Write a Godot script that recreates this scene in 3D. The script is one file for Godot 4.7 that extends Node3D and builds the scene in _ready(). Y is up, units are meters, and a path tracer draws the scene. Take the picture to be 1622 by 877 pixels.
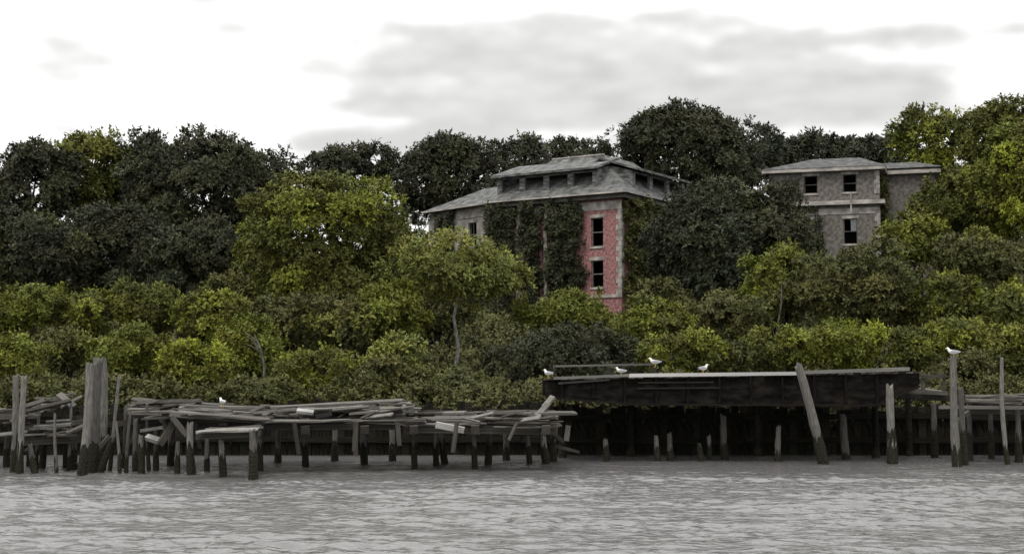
extends Node3D
# An abandoned hospital on a wooded island, seen over a ruined timber landing from the river.
# y up, metres, water level at y = 0, the camera looks along -z.

const FOCAL := 2228.0        # focal length in pixels of a 1622 x 877 picture
const EYE := Vector3(0, 3, 0)
const PITCH := 0.07236       # horizon on row 600

var rng := RandomNumberGenerator.new()
var used := {}
var M := {}
var timber_meshes: Array[ArrayMesh] = []
var beam_meshes: Array[ArrayMesh] = []
var sprays := {}
var land_noise := FastNoiseLite.new()
var tri_total := 0
var gap_noise := FastNoiseLite.new()

# ------------------------------------------------------------------ small helpers

func lin(r: float, g: float, b: float) -> Color:
	return Color(r, g, b).linear_to_srgb()

# point of the world that shows at a pixel of the photograph, d metres out
func at(px: float, py: float, d: float) -> Vector3:
	var x := (px - 811.0) / FOCAL
	var y := (438.5 - py) / FOCAL
	var dy := y * cos(PITCH) + sin(PITCH)
	var dz := cos(PITCH) - y * sin(PITCH)
	var s := d / dz
	return EYE + Vector3(x * s, dy * s, -d)

# distance at which the water surface shows on a row
func water_depth(py: float) -> float:
	var y := (438.5 - py) / FOCAL
	var dy := y * cos(PITCH) + sin(PITCH)
	return -EYE.y / dy * (cos(PITCH) - y * sin(PITCH))

func numbered(called: String) -> String:
	var n: int = used.get(called, 0)
	used[called] = n + 1
	return called if n == 0 else "%s_%03d" % [called, n]

func thing(called: String, label: String, category: String, where := Vector3.ZERO, group := "") -> Node3D:
	var o := Node3D.new()
	o.name = numbered(called)
	o.position = where
	o.set_meta("label", label)
	o.set_meta("category", category)
	if group:
		o.set_meta("group", group)
	add_child(o)
	return o

func part(called: String, mesh: Mesh, m: Material, parent: Node3D) -> MeshInstance3D:
	var o := MeshInstance3D.new()
	o.name = called
	o.mesh = mesh
	o.material_override = m
	parent.add_child(o, true)
	return o

func hub(called: String, parent: Node3D, where := Vector3.ZERO) -> Node3D:
	var o := Node3D.new()
	o.name = called
	o.position = where
	parent.add_child(o, true)
	return o

func structure(called: String, mesh: Mesh, m: Material) -> MeshInstance3D:
	var o := part(called, mesh, m, self)
	o.set_meta("kind", "structure")
	return o

func begin() -> SurfaceTool:
	var st := SurfaceTool.new()
	st.begin(Mesh.PRIMITIVE_TRIANGLES)
	return st

func tri(st: SurfaceTool, a: Vector3, b: Vector3, c: Vector3) -> void:
	var n := (c - a).cross(b - a).normalized()
	for p in [a, b, c]:
		st.set_normal(n)
		st.add_vertex(p)

func quad(st: SurfaceTool, a: Vector3, b: Vector3, c: Vector3, d: Vector3) -> void:
	tri(st, a, b, c)
	tri(st, a, c, d)

# eight corners: 0-3 the lower ring, 4-7 the upper one
func hexa(st: SurfaceTool, p: Array) -> void:
	quad(st, p[0], p[1], p[2], p[3])
	quad(st, p[7], p[6], p[5], p[4])
	for i in 4:
		var j := (i + 1) % 4
		quad(st, p[i + 4], p[j + 4], p[j], p[i])

func box(st: SurfaceTool, lo: Vector3, hi: Vector3) -> void:
	hexa(st, [lo, Vector3(lo.x, lo.y, hi.z), Vector3(hi.x, lo.y, hi.z), Vector3(hi.x, lo.y, lo.z), Vector3(lo.x, hi.y, lo.z), Vector3(lo.x, hi.y, hi.z), hi, Vector3(hi.x, hi.y, lo.z)])

func box_mesh(lo: Vector3, hi: Vector3) -> ArrayMesh:
	var st := begin()
	box(st, lo, hi)
	return st.commit()

func noise_texture(freq: float, octaves: int, dark: Color, light: Color, sd: int, size := 512, mid := 0.5) -> NoiseTexture2D:
	var n := FastNoiseLite.new()
	n.noise_type = FastNoiseLite.TYPE_SIMPLEX_SMOOTH
	n.seed = sd
	n.frequency = freq
	n.fractal_type = FastNoiseLite.FRACTAL_FBM
	n.fractal_octaves = octaves
	var t := NoiseTexture2D.new()
	t.width = size
	t.height = size
	t.seamless = true
	t.noise = n
	var g := Gradient.new()
	g.offsets = PackedFloat32Array([0.12, mid, 0.88])
	g.colors = PackedColorArray([dark, dark.lerp(light, 0.5), light])
	t.color_ramp = g
	return t

func surface(color: Color, rough: float, tex: Texture2D = null, scale := Vector3.ONE, world := false, relief := 0.0, relief_tex: Texture2D = null) -> StandardMaterial3D:
	var m := StandardMaterial3D.new()
	m.albedo_color = color
	m.roughness = rough
	m.metallic_specular = 0.3
	m.albedo_texture = tex
	if tex or relief_tex:
		m.uv1_triplanar = true
		m.uv1_world_triplanar = world
		m.uv1_scale = scale
	if relief_tex:
		m.heightmap_enabled = true
		m.heightmap_scale = relief
		m.heightmap_texture = relief_tex
	return m

# height of the island over the water
func ground(x: float, z: float) -> float:
	var d := -z + 0.3 * land_noise.get_noise_2d(x * 2.0, 40.0)
	var h: float
	if d < 53.5:
		h = -1.6
	elif d < 56.0:
		h = lerpf(-1.6, -0.3, (d - 53.5) / 2.5)
	elif d < 57.5:
		h = lerpf(-0.3, 1.9, (d - 56.0) / 1.5)
	elif d < 75.0:
		h = lerpf(1.9, 3.0, (d - 57.5) / 17.5)
	elif d < 105.0:
		h = lerpf(3.0, 7.0, (d - 75.0) / 30.0)
	else:
		h = 7.0
	return h + 0.25 * land_noise.get_noise_2d(x, z) * clampf((d - 52.0) / 6.0, 0.0, 1.0)

# ------------------------------------------------------------------ materials

func make_materials() -> void:
	var grain := noise_texture(0.012, 4, Color(0.42, 0.42, 0.42), Color(1, 1, 1), 11)
	var grain_relief := noise_texture(0.02, 4, Color(0, 0, 0), Color(1, 1, 1), 12)
	var tones := [[0.30, 0.285, 0.258], [0.215, 0.202, 0.18], [0.15, 0.138, 0.12], [0.48, 0.465, 0.435], [0.095, 0.086, 0.075]]
	M.wood = []
	for i in tones.size():
		var c: Array = tones[i]
		var m := surface(lin(c[0], c[1], c[2]), 0.85, grain, Vector3(0.12, 2.2, 2.2), false, 1.2, grain_relief)
		m.uv1_offset = Vector3(i * 0.37, i * 0.21, i * 0.13)
		M.wood.append(m)
	var soft_grain := noise_texture(0.018, 5, Color(0.6, 0.6, 0.59), Color(1, 1, 1), 13)
	M.pile = []
	for i in 3:
		var c: Array = [[0.215, 0.205, 0.19], [0.15, 0.142, 0.13], [0.28, 0.268, 0.25]][i]
		var m := surface(lin(c[0], c[1], c[2]), 0.9, soft_grain, Vector3(2.6, 0.22, 2.6), false, 2.0, grain_relief)
		m.uv1_offset = Vector3(i * 0.3, i * 0.41, 0.0)
		M.pile.append(m)
	var weed_tex := noise_texture(0.03, 4, Color(0.35, 0.37, 0.33), Color(1, 1, 0.95), 21)
	M.weed = surface(lin(0.062, 0.059, 0.05), 0.7, weed_tex, Vector3(1.4, 1.0, 1.4), true, 3.0, grain_relief)
	M.tar_and_shade = surface(lin(0.034, 0.032, 0.03), 0.75, weed_tex, Vector3(0.5, 1.0, 0.5), false, 1.0, grain_relief)  # tarred timber, also the shade painted into rear piles and backing wall
	for k in ["weed", "tar_and_shade"]:
		M[k].metallic_specular = 0.15
	M.bleached = surface(lin(0.62, 0.61, 0.58), 0.8, grain, Vector3(0.12, 2.0, 2.0))
	M.steel = surface(lin(0.024, 0.023, 0.022), 0.75, noise_texture(0.012, 4, Color(0.5, 0.48, 0.47), Color(1.0, 0.96, 0.92), 31), Vector3(0.2, 0.5, 0.2), false, 0.4, grain_relief)
	M.mud = surface(lin(0.03, 0.027, 0.022), 0.95, noise_texture(0.015, 5, Color(0.4, 0.4, 0.38), Color(1, 0.97, 0.9), 41), Vector3(0.25, 0.25, 0.25), true, 6.0, grain_relief)
	M.steel.metallic_specular = 0.15
	M.mud.metallic_specular = 0.15
	var brick_tex := noise_texture(0.012, 6, Color(0.68, 0.67, 0.66), Color(1.0, 0.98, 0.96), 51)
	var fine := noise_texture(0.09, 3, Color(0, 0, 0), Color(1, 1, 1), 52)
	var stained := noise_texture(0.014, 6, Color(0.62, 0.63, 0.63), Color(1.0, 0.98, 0.97), 53, 512, 0.45)
	M.brick = surface(lin(0.43, 0.225, 0.222), 0.9, stained, Vector3(0.55, 0.55, 0.55), false, 0.25, fine)
	M.brown_brick = surface(lin(0.205, 0.198, 0.188), 0.9, brick_tex, Vector3(0.4, 0.4, 0.4), false, 0.25, fine)
	M.grey_render = surface(lin(0.5, 0.485, 0.46), 0.9, brick_tex, Vector3(0.14, 0.1, 0.14), false, 0.2, fine)
	M.limestone = surface(lin(0.46, 0.45, 0.43), 0.85, brick_tex, Vector3(0.2, 0.2, 0.2))
	M.slate = surface(lin(0.235, 0.235, 0.238), 0.75, noise_texture(0.02, 6, Color(0.45, 0.46, 0.44), Color(1, 1, 1), 61), Vector3(0.1, 0.35, 0.1), false, 0.3, fine)
	M.dark_slate = M.slate.duplicate()
	M.dark_slate.albedo_color = lin(0.15, 0.15, 0.152)
	M.trim = surface(lin(0.52, 0.51, 0.49), 0.8, brick_tex, Vector3(0.1, 0.3, 0.1))
	M.grey_paint = surface(lin(0.22, 0.215, 0.2), 0.85, brick_tex, Vector3(0.4, 0.4, 0.4))
	M.dark_trim = surface(lin(0.13, 0.125, 0.115), 0.85, brick_tex, Vector3(0.1, 0.3, 0.1))
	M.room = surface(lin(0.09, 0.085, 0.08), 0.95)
	var glass := StandardMaterial3D.new()
	glass.albedo_color = Color(0.75, 0.8, 0.8, 0.12)
	glass.transparency = BaseMaterial3D.TRANSPARENCY_ALPHA
	glass.roughness = 0.06
	M.glass = glass
	M.bark = surface(lin(0.07, 0.062, 0.052), 0.95, grain, Vector3(1.5, 0.3, 1.5), true, 3.0, grain_relief)
	M.dead_wood = surface(lin(0.2, 0.19, 0.175), 0.9, grain, Vector3(1.5, 0.3, 1.5), true)
	M.pale_bark = surface(lin(0.6, 0.58, 0.53), 0.9, grain, Vector3(1.5, 0.3, 1.5), true)
	# leaves: vertex colours vary about 0.45
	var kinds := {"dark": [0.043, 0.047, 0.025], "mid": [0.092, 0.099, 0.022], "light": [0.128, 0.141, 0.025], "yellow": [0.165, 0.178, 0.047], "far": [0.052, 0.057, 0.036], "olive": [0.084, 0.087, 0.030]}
	M.leaf = {}
	for k in kinds:
		var c: Array = kinds[k]
		var m := StandardMaterial3D.new()
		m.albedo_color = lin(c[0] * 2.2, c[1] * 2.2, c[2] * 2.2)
		m.vertex_color_use_as_albedo = true
		m.roughness = 0.62
		m.metallic_specular = 0.28
		m.cull_mode = BaseMaterial3D.CULL_DISABLED
		m.backlight_enabled = true
		m.backlight = lin(c[0] * 0.5, c[1] * 0.6, c[2] * 0.4)
		M.leaf[k] = m
	M.white_paint = surface(lin(0.8, 0.79, 0.77), 0.7, grain, Vector3(0.12, 2.0, 2.0))
	M.feather = surface(lin(0.75, 0.75, 0.74), 0.8)
	M.grey_feather = surface(lin(0.33, 0.34, 0.36), 0.8)
	M.dark_feather = surface(lin(0.03, 0.03, 0.03), 0.8)
	M.beak = surface(lin(0.6, 0.42, 0.06), 0.5)

# ------------------------------------------------------------------ sky

func sky_image() -> Image:
	var w := 1536
	var h := 768
	var n := FastNoiseLite.new()
	n.noise_type = FastNoiseLite.TYPE_SIMPLEX_SMOOTH
	n.seed = 5
	n.frequency = 1.0
	n.fractal_type = FastNoiseLite.FRACTAL_FBM
	n.fractal_octaves = 5
	# banks of thin grey cloud: azimuth, elevation, half width, half height (degrees)
	var banks := [[5.0, 11.9, 15.5, 3.1], [-13.5, 15.4, 4.0, 0.8], [-3.0, 9.6, 8.0, 0.9], [52.0, 14.0, 15.0, 3.0], [-62.0, 12.0, 17.0, 3.0], [96.0, 18.0, 20.0, 4.0], [-118.0, 17.0, 20.0, 4.0], [148.0, 12.0, 18.0, 3.0], [-165.0, 15.0, 14.0, 3.0], [20.0, 30.0, 18.0, 5.0], [-40.0, 34.0, 20.0, 5.0], [100.0, 40.0, 25.0, 6.0], [-140.0, 38.0, 25.0, 6.0]]
	var im := Image.create_empty(w, h, false, Image.FORMAT_RGBF)
	im.fill(Color(0.32, 0.32, 0.32))
	for j in h / 2 + 2:
		var el := (0.5 - (j + 0.5) / h) * PI
		var se := maxf(sin(el), 0.0)
		for i in w:
			var az := (i + 0.5) / w * TAU   # column 0 looks along -z, azimuth grows to the right
			var q := 1.0 / (se + 0.12)
			var f := n.get_noise_2d(sin(az) * cos(el) * q * 1.3, -cos(az) * cos(el) * q * 1.3)
			var deg := wrapf(rad_to_deg(az), -180.0, 180.0)
			var e := rad_to_deg(el)
			var inside := 0.0
			for b in banks:
				var da: float = wrapf(deg - b[0], -180.0, 180.0) / b[2]
				var de: float = (e - b[1]) / b[3]
				var r: float = 1.0 - da * da - de * de
				if r > inside:
					inside = r
			var streak := n.get_noise_3d(deg * 0.10, e * 0.55, 3.0)
			var wisp := n.get_noise_3d(deg * 0.34, e * 1.5, 40.0)
			var c := smoothstep(0.04, 0.52, inside * 0.9 + streak * 0.7 + wisp * 0.35 + 0.12 * f)
			var base := 1.0 + 1.0 * se + 0.12 * f + 0.10 * wisp - 0.06 * streak
			var v := lerpf(base, base * (0.61 + 0.09 * wisp), c)
			im.set_pixel(i, j, Color(v, v * 0.998, v * 0.992))
	return im

# ------------------------------------------------------------------ timber

func make_timbers() -> void:
	for k in 14:
		var st := begin()
		var rings := []
		var n := 7
		var bow := rng.randf_range(-1.3, 0.7)
		var wave := rng.randf_range(-0.5, 0.5)
		var twist := rng.randf_range(-0.35, 0.35)
		for s in n + 1:
			var x := float(s) / n
			var end: bool = s == 0 or s == n
			var ring := []
			for c in [[-0.5, -0.5], [-0.5, 0.5], [0.5, 0.5], [0.5, -0.5]]:
				var jx := rng.randf_range(-0.045, 0.02) * (-1.0 if s == 0 else 1.0) if end else 0.0
				var y: float = c[0] + rng.randf_range(-0.12, 0.12) + bow * sin(x * PI) + c[1] * twist * (x - 0.5) * 2.0
				ring.append(Vector3(x + jx, y, c[1] * (rng.randf_range(0.6, 1.0) if end else 1.0) + rng.randf_range(-0.08, 0.08) + wave * sin(x * PI) * 0.5))
			rings.append(ring)
		for s in n:
			for c in 4:
				var e := (c + 1) % 4
				quad(st, rings[s][c], rings[s + 1][c], rings[s + 1][e], rings[s][e])
		quad(st, rings[0][0], rings[0][1], rings[0][2], rings[0][3])
		quad(st, rings[n][3], rings[n][2], rings[n][1], rings[n][0])
		timber_meshes.append(st.commit())
	# straight ones for beams and rails
	for k in 5:
		var st := begin()
		var lo := []
		var hi := []
		for c in [[-0.5, -0.5], [-0.5, 0.5], [0.5, 0.5], [0.5, -0.5]]:
			lo.append(Vector3(rng.randf_range(-0.01, 0.01), c[0] + rng.randf_range(-0.06, 0.06), c[1] + rng.randf_range(-0.06, 0.06)))
			hi.append(Vector3(1.0 + rng.randf_range(-0.01, 0.01), c[0] + rng.randf_range(-0.06, 0.06), c[1] + rng.randf_range(-0.06, 0.06)))
		for c in 4:
			var e := (c + 1) % 4
			quad(st, lo[c], hi[c], hi[e], lo[e])
		quad(st, lo[0], lo[1], lo[2], lo[3])
		quad(st, hi[3], hi[2], hi[1], hi[0])
		beam_meshes.append(st.commit())

# a board or a beam from a to b, high by wide
func timber(called: String, parent: Node3D, a: Vector3, b: Vector3, high: float, wide: float, m: Material, roll := 0.0) -> MeshInstance3D:
	var bent := called == "plank" and (b - a).length() > 1.7 and absf(b.y - a.y) < absf(b.x - a.x)
	var o := part(called, timber_meshes[rng.randi() % timber_meshes.size()] if bent else beam_meshes[rng.randi() % beam_meshes.size()], m, parent)
	var x := (b - a)
	var u := x.normalized()
	var side := u.cross(Vector3.UP)
	if side.length() < 0.05:
		side = u.cross(Vector3.BACK)
	side = side.normalized().rotated(u, roll)
	var up := side.cross(u)
	o.transform = Transform3D(Basis(x, up * high, side * wide), a - parent.position)
	return o

# planks running from left to right over a deck given by its four corners
func deck(parent: Node3D, fl: Vector3, fr: Vector3, bl: Vector3, br: Vector3, rows: int, missing: float, ragged: float, tones: Array, thick := 0.055) -> void:
	for r in rows:
		var t := (r + 0.5) / rows
		var a := fl.lerp(bl, t)
		var b := fr.lerp(br, t)
		var w := fl.distance_to(bl) / rows * 0.9
		var cuts := [0.0, rng.randf_range(0.35, 0.65), 1.0] if rng.randf() < 0.7 else [0.0, 1.0]
		for c in cuts.size() - 1:
			if rng.randf() < missing:
				continue
			var s0: float = cuts[c] + (rng.randf_range(-ragged, ragged * 0.6) if c == 0 else 0.004)
			var s1: float = cuts[c + 1] + (rng.randf_range(-ragged * 0.6, ragged) if c == cuts.size() - 2 else -0.004)
			var p := a.lerp(b, s0) + Vector3(0, rng.randf_range(-0.05, 0.08), 0)
			var q := a.lerp(b, s1) + Vector3(0, rng.randf_range(-0.07, 0.09), rng.randf_range(-0.12, 0.12))
			timber("plank", parent, p, q, thick, w, M.wood[tones[rng.randi() % tones.size()]] if rng.randf() > 0.12 else M.wood[rng.randi() % 5], rng.randf_range(-0.22, 0.22))

func tube_rings(st: SurfaceTool, path: Array, radii: Array, sides: int, rough: float, cap_top := true, flute := 0.0, top_jag := 0.0) -> void:
	var rings := []
	for i in path.size():
		var t: Vector3 = (path[mini(i + 1, path.size() - 1)] - path[maxi(i - 1, 0)]).normalized()
		var u := t.cross(Vector3(0.3, 0.1, 1.0)).normalized()
		var v := t.cross(u)
		var ring := []
		for s in sides:
			var a := TAU * s / sides
			var r: float = radii[i] * (1.0 + rng.randf_range(-rough, rough) + flute * sin(a * 3.0 + 1.0))
			var p: Vector3 = path[i] + (u * cos(a) + v * sin(a)) * r
			if i == path.size() - 1:
				p += t * rng.randf_range(-top_jag, top_jag)
			ring.append(p)
		rings.append(ring)
	for i in path.size() - 1:
		for s in sides:
			var e := (s + 1) % sides
			quad(st, rings[i][s], rings[i][e], rings[i + 1][e], rings[i + 1][s])
	if cap_top:
		var mid := Vector3.ZERO
		for p in rings[-1]:
			mid += p / sides
		for s in sides:
			tri(st, rings[-1][s], rings[-1][(s + 1) % sides], mid)

# shaft and coat of weed, under a node whose origin lies on the water
func pile_parts(o: Node3D, reach: Vector3, r: float, tone: int, weed_to: float) -> void:
	var st := begin()
	var path := []
	var radii := []
	var bend := Vector3(rng.randf_range(-1, 1), 0, rng.randf_range(-1, 1)) * reach.length() * 0.016
	var n := 12
	for i in n + 1:
		var t := -0.8 + (1.8) * i / n
		path.append(reach * t + bend * sin(clampf(t, 0, 1) * PI))
		radii.append(r * lerpf(1.04, 0.82, clampf(t, 0, 1)) * rng.randf_range(0.9, 1.08))
	tube_rings(st, path, radii, 10, 0.08, true, 0.07, r * 0.9)
	part("shaft", st.commit(), M.pile[tone] if tone < 3 else M.tar_and_shade, o)
	var st2 := begin()
	var up := minf((weed_to + rng.randf_range(-0.22, 0.22)) / maxf(reach.y, 0.1), 0.96)
	var path2 := []
	var radii2 := []
	for i in 6:
		var t := lerpf(-0.3, up, i / 5.0)
		path2.append(reach * t + bend * sin(clampf(t, 0, 1) * PI))
		radii2.append(r * [1.2, 1.22, 1.22, 1.18, 1.08, 0.93][i] * rng.randf_range(0.97, 1.05))
	tube_rings(st2, path2, radii2, 16, 0.09, false, 0.06, 0.12)
	part("weed_coat", st2.commit(), M.weed, o)

# a pile by its pixels: its head, its foot on the water, its width
func pile(label: String, tx: float, ty: float, bx: float, d: float, wide: float, tone := 0, weed := 0.85, group := "", dz := 0.0) -> Node3D:
	var foot := at(bx, 700, d)
	foot.y = 0
	var head := at(tx, ty, d + dz)
	var o := thing("timber_pile", label, "pile", foot, group)
	pile_parts(o, head - foot, wide * d / FOCAL / 2, tone, weed)
	return o

func pier_pile(parent: Node3D, tx: float, ty: float, bx: float, d: float, wide: float, tone := 1, weed := 0.8) -> void:
	var foot := at(bx, 700, d)
	foot.y = 0
	var head := at(tx, ty, d)
	var o := hub("pile", parent, foot - parent.position)
	pile_parts(o, head - foot, wide * 0.88 * d / FOCAL / 2, tone, weed)

# ------------------------------------------------------------------ plants

func make_sprays() -> void:
	# a spray: small leaves set along short twigs that fan out about +y
	for kind in ["broad", "fine"]:
		sprays[kind] = []
		for k in 6:
			var v := PackedVector3Array()
			var twigs := 5
			var each := 5 if kind == "broad" else 6
			for t in twigs:
				var a := TAU * (t + rng.randf()) / twigs
				var lean := rng.randf_range(0.35, 1.25)
				var dir := Vector3(cos(a) * sin(lean), cos(lean), sin(a) * sin(lean))
				for l in each:
					var along := (l + 0.7) / each * rng.randf_range(0.9, 1.1)
					var p := dir * along + Vector3(rng.randf_range(-1, 1), rng.randf_range(-1, 1), rng.randf_range(-1, 1)) * 0.17
					var out := (dir + Vector3(rng.randf_range(-1, 1), rng.randf_range(-0.9, 0.5), rng.randf_range(-1, 1)) * 0.9).normalized()
					var face := (Vector3(0, 1, 0) + Vector3(rng.randf_range(-1, 1), rng.randf_range(-0.4, 0.4), rng.randf_range(-1, 1)) * 0.8).normalized()
					var side := out.cross(face).normalized()
					var size := rng.randf_range(0.7, 1.25)
					var ln := (0.50 if kind == "broad" else 0.42) * size
					var wd := (0.17 if kind == "broad" else 0.09) * size
					v.append(p - out * ln * 0.3 + side * wd)
					v.append(p + out * ln * 0.7)
					v.append(p - out * ln * 0.3 - side * wd)
			sprays[kind].append(v)

func turned(outward: Vector3, s: float) -> Basis:
	var y := outward.normalized()
	var x := y.cross(Vector3(0.31, 0.2, 0.93)).normalized()
	var b := Basis(x, y, x.cross(y))
	return (b * Basis(Vector3.UP, rng.randf() * TAU)).scaled(Vector3(s, s, s))

func leaf_mesh(v: PackedVector3Array, c: PackedColorArray) -> ArrayMesh:
	var arrays := []
	arrays.resize(Mesh.ARRAY_MAX)
	arrays[Mesh.ARRAY_VERTEX] = v
	arrays[Mesh.ARRAY_COLOR] = c
	var m := ArrayMesh.new()
	m.add_surface_from_arrays(Mesh.PRIMITIVE_TRIANGLES, arrays)
	tri_total += v.size() / 3
	return m

func random_dir() -> Vector3:
	var y := rng.randf_range(-1, 1)
	var a := rng.randf() * TAU
	var r := sqrt(1 - y * y)
	return Vector3(r * cos(a), y, r * sin(a))

# leaves of a crown about its centre; returns the clump centres for the limbs
func crown(radius: Vector3, leaf: float, count: int, kind: String, accent: float, lumpy: float, skirt: float, holes: float) -> Array:
	var v := PackedVector3Array()
	var c := PackedColorArray()
	var mean := (radius.x + radius.y + radius.z) / 3.0
	var clumps := []
	var n_clumps := int(clampf(18 + mean * 7.0, 20, 80))
	for k in n_clumps:
		var gy := 1.0 - 2.0 * (k + 0.5) / n_clumps
		var ga := k * 2.39996 + rng.randf_range(-0.3, 0.3)
		var gr := sqrt(1.0 - gy * gy)
		var d := Vector3(gr * cos(ga), gy, gr * sin(ga))
		if d.y < 0:
			d.y *= skirt
		var rr := rng.randf_range(0.5, 0.84) * (1.0 + lumpy * rng.randf_range(-0.6, 0.5))
		var rc := mean * rng.randf_range(0.22, 0.40)
		var tone := 0.45 * rng.randf_range(0.75, 1.22)
		var tint := Color(tone * rng.randf_range(0.92, 1.08), tone, tone * rng.randf_range(0.85, 1.1))
		if rng.randf() < accent:
			tint = Color(0.78, 0.80, 0.52) * rng.randf_range(0.85, 1.15)
		clumps.append([Vector3(d.x * radius.x, d.y * radius.y, d.z * radius.z) * rr, rc, tint])
	var set_: Array = sprays[kind]
	var tries := 0
	var made := 0
	var squash := radius / mean
	var shift := rng.randf() * 500.0
	while made < count and tries < count * 4:
		tries += 1
		var k: Array = clumps[rng.randi() % clumps.size()]
		var d := random_dir()
		if d.y < 0 and rng.randf() < 0.45:
			d.y = -d.y
		if d.z < -0.2 and rng.randf() < 0.45:
			d.z = -d.z
		var far := pow(rng.randf(), 0.33)
		var p: Vector3 = k[0] + d * squash * (k[1] * far)
		var e := p / radius
		if e.length_squared() < 0.2:
			continue
		var hole := gap_noise.get_noise_3d(p.x / leaf + shift, p.y / leaf * 1.3, p.z / leaf)
		if hole < -0.08 and rng.randf() < holes and e.y > -0.35:
			continue
		p += d * (leaf * 1.6 * hole)
		var out: Vector3 = (d + e.normalized() * 0.7 + Vector3(0, 0.35, 0))
		var b := turned(out, leaf * rng.randf_range(0.6, 1.5))
		var t: PackedVector3Array = Transform3D(b, p) * set_[rng.randi() % set_.size()]
		v.append_array(t)
		var tone := rng.randf_range(0.68, 1.32)
		var cc := PackedColorArray()
		cc.resize(t.size())
		var kc: Color = k[2]
		cc.fill(Color(minf(kc.r * tone, 1.0), minf(kc.g * tone, 1.0), minf(kc.b * tone, 1.0)))
		c.append_array(cc)
		made += 1
	return [leaf_mesh(v, c), clumps]

# a plant whose crown shows about (px, py) with half sizes rx, ry, d metres out
func plant(called: String, label: String, px: float, py: float, rx: float, ry: float, d: float, color: String, opts := {}) -> void:
	var c := at(px, py, d)
	var s := d / FOCAL
	var radius := Vector3(rx * s, ry * s, rx * s * opts.get("deep", 0.8))
	var is_tree: bool = called.ends_with("tree")
	var foot := Vector3(c.x + opts.get("off", 0.0), 0, c.z)
	foot.y = ground(foot.x, foot.z) - 0.05
	var category: String = "tree" if is_tree else ("vine" if called.ends_with("vine") else "shrub")
	var o := thing(called, label, category, foot, opts.get("group", ""))
	var leaf: float = opts.get("leaf", 8.6) * s
	var area := PI * rx * ry
	var skirt: float = opts.get("skirt", 2.0 if is_tree else 1.0)
	var count := int(area / 14.5 * opts.get("dense", 1.0) * (1.0 + skirt) / 2.0)
	var made := crown(radius, leaf, count, opts.get("spray", "broad"), opts.get("accent", 0.0), opts.get("lumpy", 0.35 if is_tree else 0.6), skirt, opts.get("holes", 0.85))
	var crown_node := part("crown" if is_tree else "foliage", made[0], M.leaf[color], o)
	crown_node.position = c - foot
	var st := begin()
	var heart := c - foot
	var bark: Material = M.pale_bark if opts.get("pale", false) else M.bark
	var r0: float = opts.get("trunk", clampf(radius.x * 0.05, 0.03, 0.4))
	if is_tree:
		var sway := Vector3(rng.randf_range(-0.3, 0.3), 0, rng.randf_range(-0.3, 0.3))
		var fork := heart - Vector3(0, radius.y * 0.45, 0)
		tube_rings(st, [Vector3(0, -0.6, 0), fork * 0.35 + sway, fork * 0.7 - sway * 0.5, fork], [r0 * 1.3, r0, r0 * 0.9, r0 * 0.75], 8, 0.05)
		for k in 9:
			var q: Vector3 = made[1][k * made[1].size() / 11][0] + heart
			var mid := fork.lerp(q, 0.5) + Vector3(0, radius.y * 0.08, 0)
			tube_rings(st, [fork - Vector3(0, 0.2, 0), mid, q], [r0 * 0.55, r0 * 0.32, r0 * 0.1], 5, 0.05)
		part("trunk", st.commit(), bark, o)
	else:
		for k in 6:
			var q: Vector3 = made[1][k * made[1].size() / 10][0] + heart
			var a := Vector3(rng.randf_range(-0.3, 0.3), -0.3, rng.randf_range(-0.3, 0.3))
			if category == "vine":
				a += heart - Vector3(0, radius.y * 0.8, 0.5)
			tube_rings(st, [a, a.lerp(q, 0.5) + Vector3(0, 0.15, 0), q], [r0, r0 * 0.7, r0 * 0.25], 5, 0.05)
		part("stem", st.commit(), bark, o)

func dead_snag(label: String, tx: float, ty: float, bx: float, by: float, d: float) -> void:
	var low := at(bx, by, d)
	var foot := Vector3(low.x, ground(low.x, low.z) - 0.1, low.z)
	var o := thing("dead_snag", label, "dead tree", foot)
	var top := at(tx, ty, d) - foot
	var knee := low - foot
	var st := begin()
	tube_rings(st, [Vector3(0, -0.3, 0), knee, knee.lerp(top, 0.5) + Vector3(0.1, 0, 0.1), top], [0.08, 0.065, 0.045, 0.012], 7, 0.06)
	part("trunk", st.commit(), M.dead_wood, o)
	for k in 4:
		var b := begin()
		var a := knee.lerp(top, 0.3 + 0.15 * k)
		var len := top.length() * rng.randf_range(0.12, 0.25)
		var dir := Vector3(rng.randf_range(-1, 1), rng.randf_range(0.4, 1.0), rng.randf_range(-0.3, 0.8)).normalized() * len
		tube_rings(b, [a, a + dir * 0.5 + Vector3(0, 0.04, 0), a + dir], [0.03, 0.02, 0.006], 5, 0.05)
		part("branch", b.commit(), M.dead_wood, o)

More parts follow.
